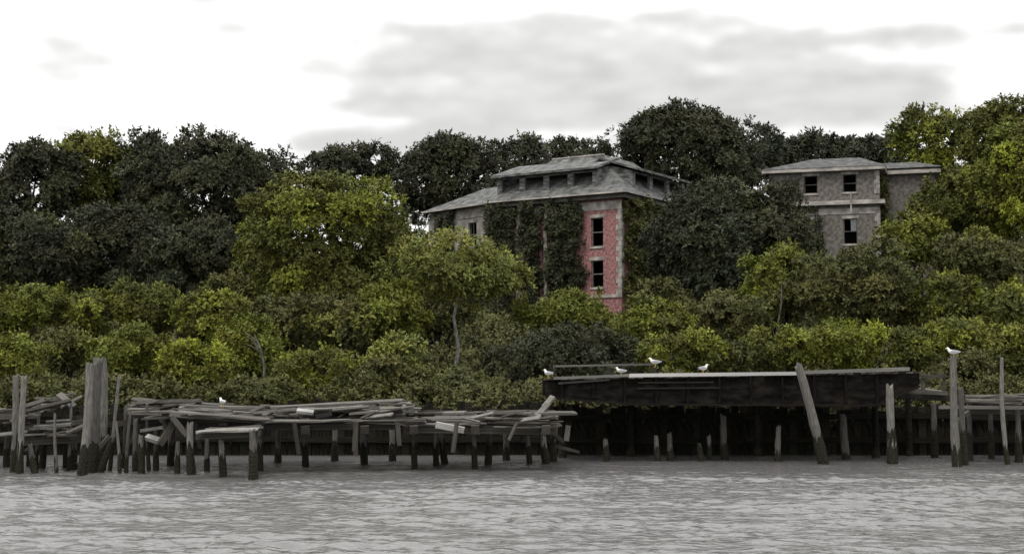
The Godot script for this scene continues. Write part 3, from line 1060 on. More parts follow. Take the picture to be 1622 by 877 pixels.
func landing() -> void:
	# --- free piles
	pile("slim weathered pile at the far left, left one of a close pair", 24, 594, 22, water_depth(748), 11, 0, 1.0)
	pile("slim weathered pile at the far left, right one of a close pair", 37, 597, 31, water_depth(750), 10, 2, 1.0)
	pile("short dark pile stump beside the pair at the far left", 47, 704, 55, water_depth(749), 9, 1, 0.7)
	pile("front left pile of the tall thick pile cluster, split pale face", 140, 577, 130, water_depth(752), 14, 2, 1.05)
	pile("thickest grey pile in the middle of the tall pile cluster", 154, 570, 147, water_depth(749), 19, 1, 1.05)
	pile("rear right pile of the tall pile cluster with a broken top", 163, 571, 160, water_depth(744), 12, 0, 1.05)
	pile("thin pale leaning pole right of the tall pile cluster", 188, 597, 174, water_depth(746), 6, 2, 0.9)
	pile("low dark pile leaning against the foot of the pile cluster", 180, 688, 158, water_depth(750), 9, 1, 0.9)
	pile("thick pile leaning left across the black landing bridge", 1265, 578, 1305, 50.0, 15, 0, 1.0, "", -0.2)
	pile("stout grey pile before the right end of the landing bridge", 1410, 612, 1414, 50.2, 14, 2, 1.1)
	pile("tall thick pile at the right with a gull on its head", 1511, 566, 1516, 48.5, 13, 0, 0.8)
	pile("shorter dark pile close behind the gull's pile at the right", 1523, 615, 1529, 49.3, 10, 1, 1.2)
	pile("tall thin pale pole near the right edge", 1588, 567, 1596, 49.8, 7, 2, 0.9)

	# --- broken pier at the far left
	var p := thing("broken_pier", "broken low pier of loose boards between the piles at the far left", "pier", at(80, 700, 46.5) * Vector3(1, 0, 1))
	for a in [[-40, 640, -40, 47.0, 12], [70, 690, 66, 47.5, 10], [104, 690, 104, 47.8, 10], [118, 668, 117, 47.0, 11], [-90, 640, -90, 47.6, 12], [200, 640, 197, 47.8, 11], [214, 664, 215, 46.0, 10], [10, 690, 10, 48.4, 10], [48, 690, 46, 48.6, 9]]:
		pier_pile(p, a[0], a[1], a[2], a[3], a[4])
	for a in [[62, 640, 58, 46.6, 6], [86, 655, 90, 45.6, 6], [112, 640, 108, 46.4, 5], [206, 652, 200, 45.4, 6], [232, 640, 236, 46.2, 6], [183, 668, 190, 44.8, 6]]:
		pier_pile(p, a[0], a[1], a[2], a[3], a[4], rng.randi() % 3, 0.7)
	for k in 10:
		var x := rng.randf_range(-20, 120)
		var y := rng.randf_range(640, 690)
		timber("plank", p, at(x, y, 46.2), at(x + rng.randf_range(14, 50), y + rng.randf_range(-16, 12), rng.randf_range(45.6, 47.4)), 0.05, rng.randf_range(0.1, 0.2), M.wood[rng.randi() % 5], rng.randf_range(-0.9, 0.9))
	timber("cap_beam", p, at(33, 699, 45.8), at(128, 695, 46.2), 0.24, 0.28, M.wood[2])
	timber("cap_beam", p, at(-100, 662, 46.6), at(62, 658, 46.9), 0.2, 0.25, M.wood[1])
	timber("stringer", p, at(-100, 667, 48.6), at(128, 664, 48.8), 0.24, 0.24, M.wood[4])
	timber("stringer", p, at(30, 684, 47.2), at(215, 668, 47.4), 0.2, 0.22, M.wood[2])
	deck(p, at(-100, 655, 46.4), at(58, 653, 46.4), at(-100, 648, 49.4), at(70, 646, 49.4), 9, 0.12, 0.05, [0, 1, 3, 0])
	deck(p, at(38, 694, 45.6), at(120, 688, 45.6), at(45, 668, 48.6), at(130, 664, 48.6), 9, 0.2, 0.12, [1, 0, 2, 2])
	deck(p, at(55, 650, 47.6), at(108, 640, 47.6), at(58, 632, 49.6), at(112, 622, 49.6), 6, 0.1, 0.12, [0, 3, 1])
	timber("plank", p, at(44, 655, 46.0), at(60, 650, 46.2), 0.07, 0.2, M.bleached)
	timber("plank", p, at(40, 652, 45.9), at(112, 634, 46.4), 0.08, 0.22, M.wood[4], 0.4)
	timber("plank", p, at(92, 624, 47.0), at(116, 644, 46.8), 0.08, 0.24, M.wood[0], 0.6)
	timber("plank", p, at(96, 645, 46.9), at(128, 628, 47.3), 0.07, 0.2, M.wood[3], -0.4)
	timber("plank", p, at(52, 676, 46.1), at(112, 671, 46.3), 0.07, 0.2, M.wood[3], 0.2)
	timber("plank", p, at(104, 686, 45.7), at(142, 670, 46.0), 0.07, 0.2, M.wood[1], 0.3)
	timber("brace", p, at(40, 716, 45.6), at(62, 690, 46.2), 0.12, 0.12, M.wood[4])
	timber("brace", p, at(150, 716, 45.4), at(172, 690, 45.8), 0.12, 0.12, M.wood[1])

	# --- long collapsed pier in the middle
	p = thing("collapsed_pier", "long sagging timber pier of grey planks in the centre left", "pier", at(560, 700, 47.5) * Vector3(1, 0, 1))
	for a in [[222, 690, 224, 45.2, 11], [245, 680, 247, 46.4, 9], [281, 700, 281, 45.3, 9], [300, 672, 303, 44.6, 13], [327, 690, 328, 45.8, 9], [349, 698, 354, 43.4, 11], [399, 684, 401, 42.6, 14], [410, 690, 412, 46.0, 10],
			[483, 668, 484, 48.6, 10], [573, 668, 577, 49.8, 11], [690, 668, 691, 49.0, 9], [698, 680, 705, 49.9, 11], [750, 672, 752, 47.4, 9], [778, 676, 773, 49.6, 11], [836, 690, 839, 50.2, 9], [860, 690, 865, 50.1, 12], [620, 668, 622, 51.8, 11], [530, 668, 530, 52.0, 11], [800, 672, 802, 52.2, 11], [876, 672, 877, 51.5, 11], [440, 668, 440, 50.5, 11], [270, 668, 270, 48.6, 11], [350, 668, 352, 48.6, 11], [655, 672, 657, 47.6, 9]]:
		pier_pile(p, a[0], a[1], a[2], a[3], a[4], rng.randi() % 3, 0.75)
	# front timbers
	timber("cap_beam", p, at(268, 655, 44.9), at(420, 668, 45.4), 0.16, 0.3, M.wood[0])
	timber("cap_beam", p, at(312, 690, 43.2), at(410, 686, 42.8), 0.2, 0.3, M.wood[2])
	timber("stringer", p, at(405, 675, 45.6), at(660, 673, 46.6), 0.26, 0.3, M.wood[4])
	timber("stringer", p, at(405, 672, 48.6), at(660, 670, 49.6), 0.3, 0.3, M.tar_and_shade)
	timber("stringer", p, at(640, 678, 46.4), at(882, 682, 46.8), 0.26, 0.3, M.wood[2])
	timber("stringer", p, at(640, 676, 50.0), at(885, 676, 50.4), 0.3, 0.3, M.tar_and_shade)
	timber("stringer", p, at(205, 670, 47.6), at(420, 668, 48.0), 0.26, 0.3, M.wood[4])
	for px in [300, 352, 410, 483, 577, 655, 752, 865]:
		timber("cap_beam", p, at(px, 681, 45.2), at(px, 668, 52.0), 0.26, 0.28, M.wood[4])
	# decks: left, middle, right sections lean differently
	deck(p, at(228, 664, 44.8), at(300, 661, 44.8), at(205, 640, 49.8), at(315, 637, 49.8), 13, 0.22, 0.2, [0, 1, 2, 1])
	deck(p, at(285, 657, 44.6), at(425, 668, 44.6), at(300, 638, 49.4), at(420, 640, 49.4), 15, 0.12, 0.12, [0, 1, 0, 1])
	deck(p, at(415, 670, 45.2), at(665, 668, 46.0), at(415, 641, 51.0), at(650, 645, 51.4), 17, 0.12, 0.06, [0, 1, 1, 2, 0])
	deck(p, at(650, 674, 45.8), at(880, 678, 46.2), at(655, 650, 51.6), at(868, 652, 51.8), 17, 0.14, 0.07, [1, 1, 2, 0, 1])
	deck(p, at(312, 688, 42.6), at(408, 684, 42.6), at(330, 678, 45.0), at(412, 676, 45.0), 6, 0.05, 0.06, [0, 3, 0])
	# heaped loose boards
	deck(p, at(552, 657, 46.6), at(640, 653, 46.6), at(560, 641, 48.6), at(646, 633, 48.6), 7, 0.0, 0.2, [3, 0, 3, 0])
	deck(p, at(480, 652, 46.4), at(566, 648, 46.6), at(486, 645, 48.2), at(572, 641, 48.2), 5, 0.1, 0.2, [3, 0, 1])
	deck(p, at(766, 668, 46.2), at(884, 664, 46.2), at(770, 655, 48.6), at(876, 651, 48.6), 7, 0.1, 0.06, [0, 1, 3])
	timber("plank", p, at(400, 654, 45.6), at(470, 648, 46.2), 0.07, 0.25, M.wood[3])
	timber("plank", p, at(430, 645, 47.6), at(640, 634, 48.4), 0.07, 0.22, M.wood[0], 0.3)
	timber("plank", p, at(470, 650, 46.0), at(496, 653, 46.0), 0.09, 0.2, M.bleached, 0.5)
	timber("plank", p, at(690, 672, 45.5), at(735, 681, 45.4), 0.19, 0.1, M.bleached, 0.2)
	timber("plank", p, at(640, 646, 47.5), at(652, 640, 48.2), 0.08, 0.24, M.wood[3], 0.5)
	timber("plank", p, at(205, 638, 48.6), at(320, 634, 48.8), 0.1, 0.25, M.wood[0])
	timber("plank", p, at(210, 632, 49.2), at(316, 640, 48.8), 0.08, 0.22, M.wood[1], 0.5)
	timber("plank", p, at(222, 682, 46.0), at(262, 676, 46.0), 0.1, 0.2, M.wood[3])
	timber("plank", p, at(232, 692, 45.4), at(252, 698, 45.2), 0.14, 0.2, M.bleached, 0.6)
	timber("plank", p, at(250, 664, 46.6), at(276, 648, 46.8), 0.2, 0.2, M.wood[0], 0.3)
	timber("plank", p, at(862, 645, 48.6), at(876, 628, 48.8), 0.1, 0.22, M.wood[3], 0.4)
	timber("plank", p, at(850, 660, 46.8), at(868, 640, 47.6), 0.1, 0.2, M.wood[0], 0.3)
	timber("post", p, at(897, 698, 47.4), at(900, 674, 47.4), 0.16, 0.2, M.wood[0])
	timber("plank", p, at(880, 706, 47.4), at(918, 716, 47.4), 0.1, 0.16, M.wood[2])
	timber("brace", p, at(892, 700, 47.4), at(862, 676, 46.9), 0.14, 0.16, M.wood[4])
	timber("brace", p, at(252, 704, 44.9), at(279, 662, 45.2), 0.18, 0.2, M.wood[2])
	timber("brace", p, at(272, 660, 44.8), at(296, 690, 44.7), 0.14, 0.16, M.wood[1])
	timber("brace", p, at(196, 716, 46.2), at(222, 672, 46.2), 0.12, 0.14, M.wood[4])
	for k in 12:
		var x := rng.randf_range(420, 860)
		timber("plank", p, at(x, rng.randf_range(652, 660), 47.2), at(x + rng.randf_range(30, 90), rng.randf_range(650, 662), rng.randf_range(46.6, 48.4)), 0.07, 0.2, M.wood[rng.randi() % 4], rng.randf_range(-0.6, 0.6))

	for k in 26:
		var x := rng.randf_range(230, 860)
		var y := 652.0 + (x - 230.0) * 0.02 + rng.randf_range(-6, 6)
		var long := rng.randf_range(14, 46)
		timber("plank", p, at(x, y, 46.6), at(x + long, y + rng.randf_range(-12, 10), rng.randf_range(45.6, 48.0)), 0.05, rng.randf_range(0.1, 0.22), M.wood[rng.randi() % 5], rng.randf_range(-0.9, 0.9))
	for k in 9:
		var x := rng.randf_range(240, 860)
		timber("plank", p, at(x, 668, 45.1), at(x + rng.randf_range(-14, 14), rng.randf_range(690, 722), 45.0), 0.06, 0.14, M.wood[[1, 2, 4][rng.randi() % 3]])
	# --- landing bridge
	p = thing("landing_bridge", "long black girder landing bridge on the right with a pale edge board", "bridge", at(1160, 700, 51.0) * Vector3(1, 0, 1))
	var d0 := 51.0
	var front := [[864, 601], [864, 629], [1000, 640], [1385, 642], [1457, 612], [1457, 588], [1100, 595]]
	var poly := PackedVector2Array()
	for q in front:
		var w := at(q[0], q[1], d0)
		poly.append(Vector2(w.x, w.y))
	for side in [0.0, 5.2]:
		var st := begin()
		var ix := Geometry2D.triangulate_polygon(poly)
		var off := p.position
		for i in range(0, ix.size(), 3):
			var a := Vector3(poly[ix[i]].x, poly[ix[i]].y, -d0 - side) - off
			var b := Vector3(poly[ix[i + 1]].x, poly[ix[i + 1]].y, -d0 - side) - off
			var c := Vector3(poly[ix[i + 2]].x, poly[ix[i + 2]].y, -d0 - side) - off
			tri(st, a, b, c)
			tri(st, a - Vector3(0, 0, 0.08), c - Vector3(0, 0, 0.08), b - Vector3(0, 0, 0.08))
		for i in poly.size():
			var a := Vector3(poly[i].x, poly[i].y, -d0 - side) - off
			var b := Vector3(poly[(i + 1) % poly.size()].x, poly[(i + 1) % poly.size()].y, -d0 - side) - off
			quad(st, a, b, b - Vector3(0, 0, 0.08), a - Vector3(0, 0, 0.08))
		var g := part("girder", st.commit(), M.steel, p)
		if side == 0.0:
			for k in 11:
				var x := 890.0 + k * 50.0
				timber("stiffener", g, at(x, 638 if x > 960 else 631, d0 - 0.06) - off, at(x, 597 - (x - 870) * 0.012, d0 - 0.06) - off, 0.1, 0.09, M.steel)
			timber("flange", g, at(866, 629, d0 - 0.08) - off, at(1000, 640, d0 - 0.08) - off, 0.07, 0.2, M.steel)
			timber("flange", g, at(1000, 640, d0 - 0.08) - off, at(1385, 642, d0 - 0.08) - off, 0.07, 0.2, M.steel)
			timber("flange", g, at(1385, 642, d0 - 0.08) - off, at(1457, 612, d0 - 0.08) - off, 0.07, 0.2, M.steel)
	for k in 13:
		var x := 880.0 + k * 45.0
		timber("floor_beam", p, at(x, 622, d0 + 0.1), at(x, 622, d0 + 0.1) + Vector3(0, 0, -5.0), 0.3, 0.2, M.tar_and_shade)
	for z in [1.2, 2.6, 4.0]:
		timber("stringer", p, at(868, 608, d0) + Vector3(0, 0, -z), at(1454, 600, d0) + Vector3(0, 0, -z), 0.28, 0.22, M.tar_and_shade)
	for k in 50:
		if k in [13, 27, 28, 41]:
			continue
		var a := at(870, 600.5, d0).lerp(at(1452, 589.5, d0), k / 49.0)
		timber("plank", p, a + Vector3(0, 0, 0.14), a + Vector3(0, rng.randf_range(-0.02, 0.03), -5.3), 0.07, 0.235, M.wood[[2, 4, 1][rng.randi() % 3]])
	timber("edge_board", p, at(876, 599, d0 - 0.3), at(1003, 594, d0 - 0.3), 0.09, 0.12, M.wood[3])
	timber("edge_board", p, at(995, 594.5, d0 - 0.36), at(1268, 591, d0 - 0.36), 0.12, 0.14, M.white_paint)
	timber("edge_board", p, at(1264, 590, d0 - 0.3), at(1440, 584, d0 - 0.3), 0.12, 0.14, M.wood[3])
	timber("fender", p, at(884, 607, d0 - 0.2), at(965, 601, d0 - 0.2), 0.07, 0.1, M.wood[1])
	timber("fender", p, at(1010, 606, d0 - 0.14), at(1130, 605, d0 - 0.14), 0.05, 0.08, M.wood[4])
	timber("fender", p, at(1010, 615, d0 - 0.14), at(1140, 614, d0 - 0.14), 0.05, 0.08, M.wood[4])
	timber("rail", p, at(876, 580, d0 - 0.1), at(1040, 576.5, d0 - 0.1), 0.07, 0.09, M.wood[0])
	timber("rail_post", p, at(878, 602, d0 - 0.1), at(878, 579, d0 - 0.1), 0.1, 0.1, M.wood[4])
	timber("rail_post", p, at(965, 598, d0 - 0.1), at(965, 578, d0 - 0.1), 0.08, 0.08, M.wood[4])
	timber("rail_post", p, at(1038, 597, d0 - 0.1), at(1038, 576, d0 - 0.1), 0.1, 0.1, M.wood[4])
	timber("rail_post", p, at(1077, 596, d0 - 0.1), at(1077, 584, d0 - 0.1), 0.08, 0.08, M.wood[1])
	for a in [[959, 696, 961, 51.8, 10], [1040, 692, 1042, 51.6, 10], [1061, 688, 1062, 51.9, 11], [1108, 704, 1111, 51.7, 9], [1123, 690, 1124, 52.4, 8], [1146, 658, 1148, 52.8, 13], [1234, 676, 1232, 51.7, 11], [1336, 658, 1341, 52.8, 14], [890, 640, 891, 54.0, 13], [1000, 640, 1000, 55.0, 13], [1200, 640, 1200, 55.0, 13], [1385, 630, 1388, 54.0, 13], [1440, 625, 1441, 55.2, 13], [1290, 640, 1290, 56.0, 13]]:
		pier_pile(p, a[0], a[1], a[2], a[3], a[4], 3 if a[3] > 53.0 else rng.randi() % 2, 0.5)  # rear piles coloured dark to stand for the shadow under the bridge

	# --- added wall of dark planks, stands in for the shade behind the piers
	p = thing("added_shade_wall", "added black plank wall standing in for the shade behind the piers", "added_backing", at(811, 700, 56.2) * Vector3(1, 0, 1))
	for k in 165:
		var x := -26.0 + k * 0.32
		if rng.randf() < 0.04:
			continue
		var top := 1.95 + 0.3 * land_noise.get_noise_1d(x * 9.0) + rng.randf_range(-0.14, 0.1)
		var z := -55.9 + rng.randf_range(-0.04, 0.04)
		timber("plank", p, Vector3(x, -0.8, z), Vector3(x + rng.randf_range(-0.06, 0.06), top, z + rng.randf_range(-0.05, 0.1)), 0.09, 0.3, M.tar_and_shade if k % 4 else M.weed)
	for y in [0.6, 1.5]:
		for k in 6:
			timber("waler", p, Vector3(-26.0 + k * 8.8, y, -55.72), Vector3(-17.3 + k * 8.8, y + rng.randf_range(-0.08, 0.08), -55.72), 0.22, 0.22, M.tar_and_shade)

	# --- walkway at the right edge
	p = thing("pier_walkway", "narrow plank walkway on piles at the right edge", "pier", at(1580, 700, 51.0) * Vector3(1, 0, 1))
	for a in [[1536, 640, 1537, 52.0, 10], [1612, 640, 1614, 51.0, 11], [1660, 640, 1662, 52.0, 11], [1700, 640, 1702, 50.5, 11], [1570, 640, 1571, 53.0, 10], [1480, 640, 1481, 54.0, 11]]:
		pier_pile(p, a[0], a[1], a[2], a[3], a[4], 1, 1.2)
	deck(p, at(1528, 640, 50.4), at(1740, 640, 50.2), at(1528, 624, 54.6), at(1720, 622, 54.6), 13, 0.06, 0.03, [0, 3, 0, 1])
	timber("stringer", p, at(1486, 644.5, 50.2), at(1740, 646, 50.0), 0.12, 0.2, M.wood[0])
	timber("stringer", p, at(1526, 650, 51.4), at(1740, 651, 51.2), 0.24, 0.24, M.wood[4])
	timber("stringer", p, at(1526, 640, 54.0), at(1740, 640, 54.0), 0.24, 0.24, M.tar_and_shade)
	timber("plank", p, at(1430, 619, 52.6), at(1500, 623, 52.6), 0.14, 0.3, M.wood[1])
	timber("plank", p, at(1428, 612, 53.2), at(1498, 622, 52.9), 0.1, 0.25, M.wood[0], 0.3)
	timber("rail_post", p, at(1463, 622, 52.6), at(1462, 592, 52.6), 0.14, 0.14, M.wood[1])
	timber("rail_post", p, at(1496, 624, 52.6), at(1496, 596, 52.6), 0.1, 0.1, M.wood[2])
	timber("rail", p, at(1460, 597, 52.5), at(1498, 595, 52.5), 0.14, 0.12, M.wood[2])
	timber("stringer", p, at(1425, 627, 53.0), at(1536, 632, 53.0), 0.2, 0.2, M.wood[4])
	timber("brace", p, at(1516, 668, 49.6), at(1535, 652, 50.8), 0.12, 0.12, M.wood[1])

	# --- gulls
	gull("white gull by the post at the left end of the bridge rail", at(869, 599.5, d0 - 0.2), 2.4, 1.0)
	gull("white gull standing under the middle of the bridge rail", at(984, 595.2, d0 - 0.2), 2.7, 0.95)
	gull("white gull perched at the right end of the bridge rail", at(1037, 591, d0 - 0.3) + Vector3(0, 0.22, 0.2), 2.9, 1.0)
	gull("white gull standing alone on the bare edge board", at(1114, 591.4, d0 - 0.36), 0.5, 1.0)
	gull("white gull on the head of the tall right pile", at(1511, 566.5, 48.5), 2.6, 1.05)
	gull("white gull on the grey planks of the centre left pier", at(352, 645.5, 47.4), 2.2, 1.0)

# ------------------------------------------------------------------ plants, far to near

func plants(pav: Node3D, ward: Node3D) -> void:
	# vines on the walls: frames with z out of the wall
	var out := Transform3D(Basis(Vector3.LEFT, Vector3.UP, Vector3.FORWARD), Vector3.ZERO)
	wall_vine("ivy columns hanging over the left face of the red brick building", pav.transform * Transform3D(Basis(Vector3(-1, 0, 0), Vector3.UP, Vector3(0, 0, -1)), Vector3.ZERO), [[-12.0, -9.2, 0, 9.9, 1.5, 26.0], [-8.9, -6.8, 0, 9.8, 1.4, 26.0], [-6.4, -3.2, 0, 9.8, 1.5, 26.0], [-3.4, -2.7, 0.0, 4.2, 0.5, 16.0]], "dark", 0.36)
	wall_vine("ivy curtain over the right face of the red brick building", pav.transform * Transform3D(Basis(Vector3(0, 0, 1), Vector3.UP, Vector3(-1, 0, 0)), Vector3.ZERO), [[0.15, 4.2, 0, 9.8, 0.9, 20.0], [3.8, 8.2, 0, 9.7, 1.1, 16.0], [7.8, 11.9, 0, 9.7, 1.0, 16.0]], "olive", 0.36)
	wall_vine("ivy over the left wall of the far grey brown block", ward.transform * Transform3D(Basis(Vector3(-1, 0, 0), Vector3.UP, Vector3(0, 0, -1)), Vector3.ZERO), [[-9.6, -6.7, 0, 13.4, 0.8, 14.0], [-6.9, -4.7, 0, 10.7, 0.8, 14.0], [-3.8, -0.9, 0.0, 6.0, 0.5, 8.0]], "dark", 0.4)
	wall_vine("ivy over the right side of the far block", ward.transform * Transform3D(Basis(Vector3(0, 0, 1), Vector3.UP, Vector3(-1, 0, 0)), Vector3.ZERO), [[0.9, 13.5, 0, 13.6, 0.7, 8.0]], "olive", 0.4)
	var wing: Node3D = pav.get_node("wing")
	wall_vine("ivy on the left wing of the red brick building", pav.transform * wing.transform * Transform3D(Basis(Vector3(-1, 0, 0), Vector3.UP, Vector3(0, 0, -1)), Vector3(0, 0, 1.6)), [[-20.7, -18.2, 0, 9.9, 0.9, 18.0], [-13.2, -11.6, 0, 9.9, 0.9, 18.0], [-18.3, -13.2, 0, 5.8, 0.6, 12.0]], "dark", 0.36)
	print("vines ", tri_total)

	# back row against the sky
	var sky_line := {"lumpy": 0.3, "holes": 0.5, "dense": 1.1}
	plant("broadleaf_tree", "dark tree at the far left against the sky", 50, 295, 78, 72, 122, "dark", sky_line)
	plant("broadleaf_tree", "tree with light green crown top at the left against the sky", 140, 268, 66, 55, 126, "mid", {"accent": 0.2})
	plant("broadleaf_tree", "dark tree just left of the largest left dome tree", 225, 285, 62, 76, 128, "dark", sky_line)
	plant("broadleaf_tree", "largest dark dome shaped tree at the left against the sky", 335, 302, 142, 88, 118, "dark", {"lumpy": 0.1, "holes": 0.4, "dense": 1.15})
	plant("broadleaf_tree", "small far tree in the dip right of the left dome tree", 530, 262, 52, 26, 150, "far", sky_line)
	plant("broadleaf_tree", "thin far tree left of the dark tree behind the brick building", 600, 255, 50, 26, 152, "far", {"dense": 0.7})
	plant("broadleaf_tree", "dark round tree behind the left wing of the brick building", 705, 278, 88, 62, 126, "dark", {"lumpy": 0.1, "holes": 0.4, "dense": 1.15})
	plant("broadleaf_tree", "low far tree left of the brick building's roof", 825, 256, 58, 38, 142, "far")
	plant("broadleaf_tree", "low far tree over the brick building's roof", 915, 256, 60, 32, 150, "far")
	plant("broadleaf_tree", "tall dark dome tree directly behind the brick building", 1080, 243, 120, 78, 132, "dark", {"lumpy": 0.1, "holes": 0.4, "dense": 1.15})
	plant("broadleaf_tree", "far tree right of the tall dome tree behind the brick building", 1190, 235, 50, 38, 160, "far")
	for k in 4:
		plant("broadleaf_tree", ["far tree left above the roof of the grey brown block", "second far tree above the roof of the grey brown block", "third far tree above the roof of the grey brown block", "far tree right above the roof of the grey brown block"][k], 1245 + k * 52, 242 - (k % 2) * 4, 40, 21, 172, "far", sky_line)
	plant("broadleaf_tree", "light green tree right of the grey brown block against the sky", 1475, 222, 62, 58, 142, "mid", {"accent": 0.35, "skirt": 1.4})
	plant("broadleaf_tree", "dark tall tree at the right edge against the sky", 1582, 220, 78, 64, 116, "mid", sky_line)
	print("back ", tri_total)
	# middle: left
	plant("broadleaf_tree", "dark tree below the far left sky line tree", 45, 395, 95, 52, 98, "dark", {"accent": 0.08})
	plant("broadleaf_tree", "dark tree below the left dome tree, left half", 185, 395, 95, 72, 102, "dark", {"holes": 0.5})
	plant("broadleaf_tree", "dark tree below the left dome tree, right half", 320, 405, 90, 62, 94, "dark", {"accent": 0.06})
	plant("broadleaf_tree", "large round leafy tree left of the brick building", 515, 385, 138, 108, 84, "mid", {"accent": 0.22, "lumpy": 0.2, "dense": 1.2})
	plant("broadleaf_tree", "dark tree between the large round tree and the brick wing", 618, 405, 48, 72, 92, "dark")
	# middle: right
	plant("broadleaf_tree", "broad dark domed tree right of the red brick corner", 1162, 397, 142, 114, 98, "dark", {"lumpy": 0.1, "accent": 0.06, "holes": 0.3, "dense": 1.4, "skirt": 1.3})
	plant("broadleaf_tree", "tree with light crown right of the grey brown block", 1500, 345, 58, 55, 104, "mid", {"accent": 0.2, "skirt": 1.2})
	plant("broadleaf_tree", "bushy mid green tree at the right below the sky line", 1545, 320, 80, 70, 92, "mid", {"accent": 0.3})
	plant("broadleaf_tree", "light green tree at the right edge of the slope", 1610, 265, 60, 72, 88, "light", {"accent": 0.2})
	plant("leafy_shrub", "light green bush before the corner of the grey brown block", 1450, 385, 62, 42, 90, "light", {})
	plant("broadleaf_tree", "dark leafy tree in the middle of the right slope", 1560, 430, 95, 62, 82, "olive", {"accent": 0.2})
	print("middle ", tri_total)
	plant("broadleaf_tree", "tree cut by the right edge of the picture, upper slope", 1690, 290, 88, 90, 96, "mid", {"accent": 0.15})
	plant("broadleaf_tree", "tree cut by the left edge of the picture, below the sky line", -70, 350, 95, 90, 104, "dark", {})
	plant("leafy_shrub", "bush cut by the right edge of the picture, lower slope", 1690, 480, 85, 75, 74, "olive", {"accent": 0.1})
	plant("leafy_shrub", "bush cut by the left edge of the picture, lower slope", -70, 520, 85, 65, 68, "mid", {"accent": 0.1})
	# slope before the buildings
	plant("young_tree", "bright yellow green young tree with pale trunk before the brick building", 728, 434, 122, 56, 72, "yellow", {"trunk": 0.09, "pale": true, "off": -0.5, "lumpy": 0.5, "skirt": 0.75})
	plant("leafy_shrub", "bright green bush left of the pale trunked young tree", 622, 490, 58, 50, 70, "light", {})
	plant("leafy_shrub", "green bush right of the pale trunked young tree", 890, 497, 82, 36, 73, "light", {"accent": 0.05})
	plant("leafy_shrub", "dim bush under the vine curtain of the brick building", 1045, 485, 58, 45, 92, "olive", {})
	plant("leafy_shrub", "arching light green bush below the grey brown block, left end", 1235, 455, 62, 58, 78, "light", {"accent": 0.1})
	plant("leafy_shrub", "large hollow bush below the grey brown block", 1360, 465, 120, 72, 74, "olive", {"lumpy": 0.25})
	plant("leafy_shrub", "mid green bush right of the large hollow bush", 1500, 480, 62, 52, 72, "mid", {"accent": 0.3})
	plant("leafy_shrub", "mid green bush low at the right edge of the slope", 1610, 505, 70, 55, 70, "mid", {"accent": 0.3})
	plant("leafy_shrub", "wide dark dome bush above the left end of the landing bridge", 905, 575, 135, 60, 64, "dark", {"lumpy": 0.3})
	plant("leafy_shrub", "green bush right above the wide dark dome bush", 1040, 520, 70, 40, 70, "mid", {"accent": 0.4})
	plant("leafy_shrub", "dark bush at the foot of the broad dark domed tree", 1150, 505, 80, 42, 74, "olive", {"accent": 0.12})
	# left slope
	plant("leafy_shrub", "light green bush high on the left slope at the left edge", 30, 492, 62, 40, 70, "light", {})
	plant("leafy_shrub", "mid green bush high on the left slope, second from the left edge", 130, 500, 62, 44, 72, "mid", {"accent": 0.3})
	plant("leafy_shrub", "light green bush in the middle of the left slope", 240, 488, 60, 42, 72, "mid", {"accent": 0.35})
	plant("leafy_shrub", "mid green bush below the large round tree, left one", 345, 505, 62, 46, 70, "mid", {"accent": 0.3})
	plant("leafy_shrub", "dark bush under the large round tree", 470, 510, 80, 48, 72, "olive", {"accent": 0.1})
	plant("leafy_shrub", "mid green bush under the right side of the large round tree", 565, 520, 58, 48, 70, "olive", {"accent": 0.2})
	plant("leafy_shrub", "dark bush in the gap left of the large round tree's trunk", 395, 455, 62, 38, 92, "olive", {})
	plant("leafy_shrub", "dark bush behind the pale trunked young tree", 690, 490, 70, 44, 84, "olive", {})
	# along the bank
	plant("bank_shrub", "light green bank bush behind the far left pile pair", 20, 572, 62, 40, 60, "light", {})
	plant("bank_shrub", "olive bank bush left of the tall pile cluster", 100, 552, 50, 34, 63, "olive", {"accent": 0.05})
	plant("bank_shrub", "light green bank bush right of the tall pile cluster", 195, 565, 60, 46, 61, "light", {})
	plant("bank_shrub", "bright bank bush behind the gull on the grey pier", 305, 580, 66, 42, 60, "light", {"accent": 0.15})
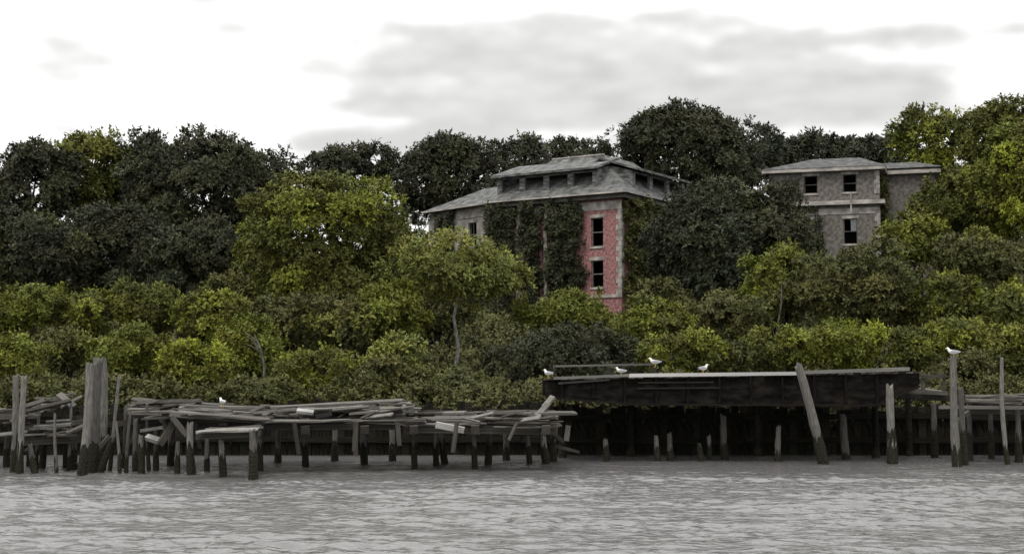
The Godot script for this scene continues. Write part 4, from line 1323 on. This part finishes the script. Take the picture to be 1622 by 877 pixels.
	plant("bank_shrub", "light green bank bush behind the left half of the collapsed pier", 405, 552, 56, 52, 62, "light", {})
	plant("bank_shrub", "light green bank bush behind the middle of the collapsed pier", 505, 584, 60, 34, 60, "mid", {"accent": 0.4})
	plant("bank_shrub", "yellow green bank bush left of the pale trunk", 632, 562, 50, 28, 62, "yellow", {})
	plant("bank_shrub", "dim bank bush behind the heaped pale boards", 600, 606, 78, 38, 60, "olive", {})
	plant("bank_shrub", "dim bank bush below the pale trunk", 715, 615, 72, 34, 61, "olive", {})
	plant("bank_shrub", "green bank bush behind the right end of the bridge rail", 1080, 562, 66, 36, 62, "mid", {"accent": 0.4})
	plant("bank_shrub", "green bank bush behind the bare edge board", 1170, 566, 50, 26, 62, "olive", {"accent": 0.05})
	plant("bank_shrub", "light green bank bush left of the leaning pile", 1245, 552, 62, 36, 62, "light", {})
	plant("bank_shrub", "light green bank bush right of the leaning pile", 1335, 546, 60, 44, 62, "light", {"accent": 0.1})
	plant("bank_shrub", "light green bank bush above the right end of the landing bridge", 1440, 552, 56, 30, 62, "mid", {"accent": 0.4})
	plant("bank_shrub", "light green bank bush above the gull's pile", 1525, 535, 66, 34, 64, "mid", {"accent": 0.35})
	plant("bank_shrub", "mid green bank bush at the right edge", 1620, 555, 62, 44, 62, "mid", {"accent": 0.2})
	plant("bank_shrub", "dark bank bush behind the gull's pile", 1530, 600, 66, 36, 60, "olive", {"accent": 0.05})
	plant("bank_shrub", "low dark bank bush at the foot of the far left slope", 70, 625, 85, 26, 59, "olive", {})
	plant("bank_shrub", "low dark bank bush behind the broken left pier", 235, 622, 85, 26, 59, "olive", {})
	plant("bank_shrub", "low dark bank bush behind the grey pier planks", 420, 625, 100, 26, 59, "olive", {})
	dead_snag("bare pale snag on the left slope above the far left pile pair", 38, 530, 30, 575, 62.5)
	dead_snag("bare forked snag above the left half of the collapsed pier", 402, 528, 418, 580, 60.5)
	dead_snag("thin bare snag over the bank behind the leaning pile", 1238, 440, 1232, 520, 74.0)
	undergrowth()
	far_wood()
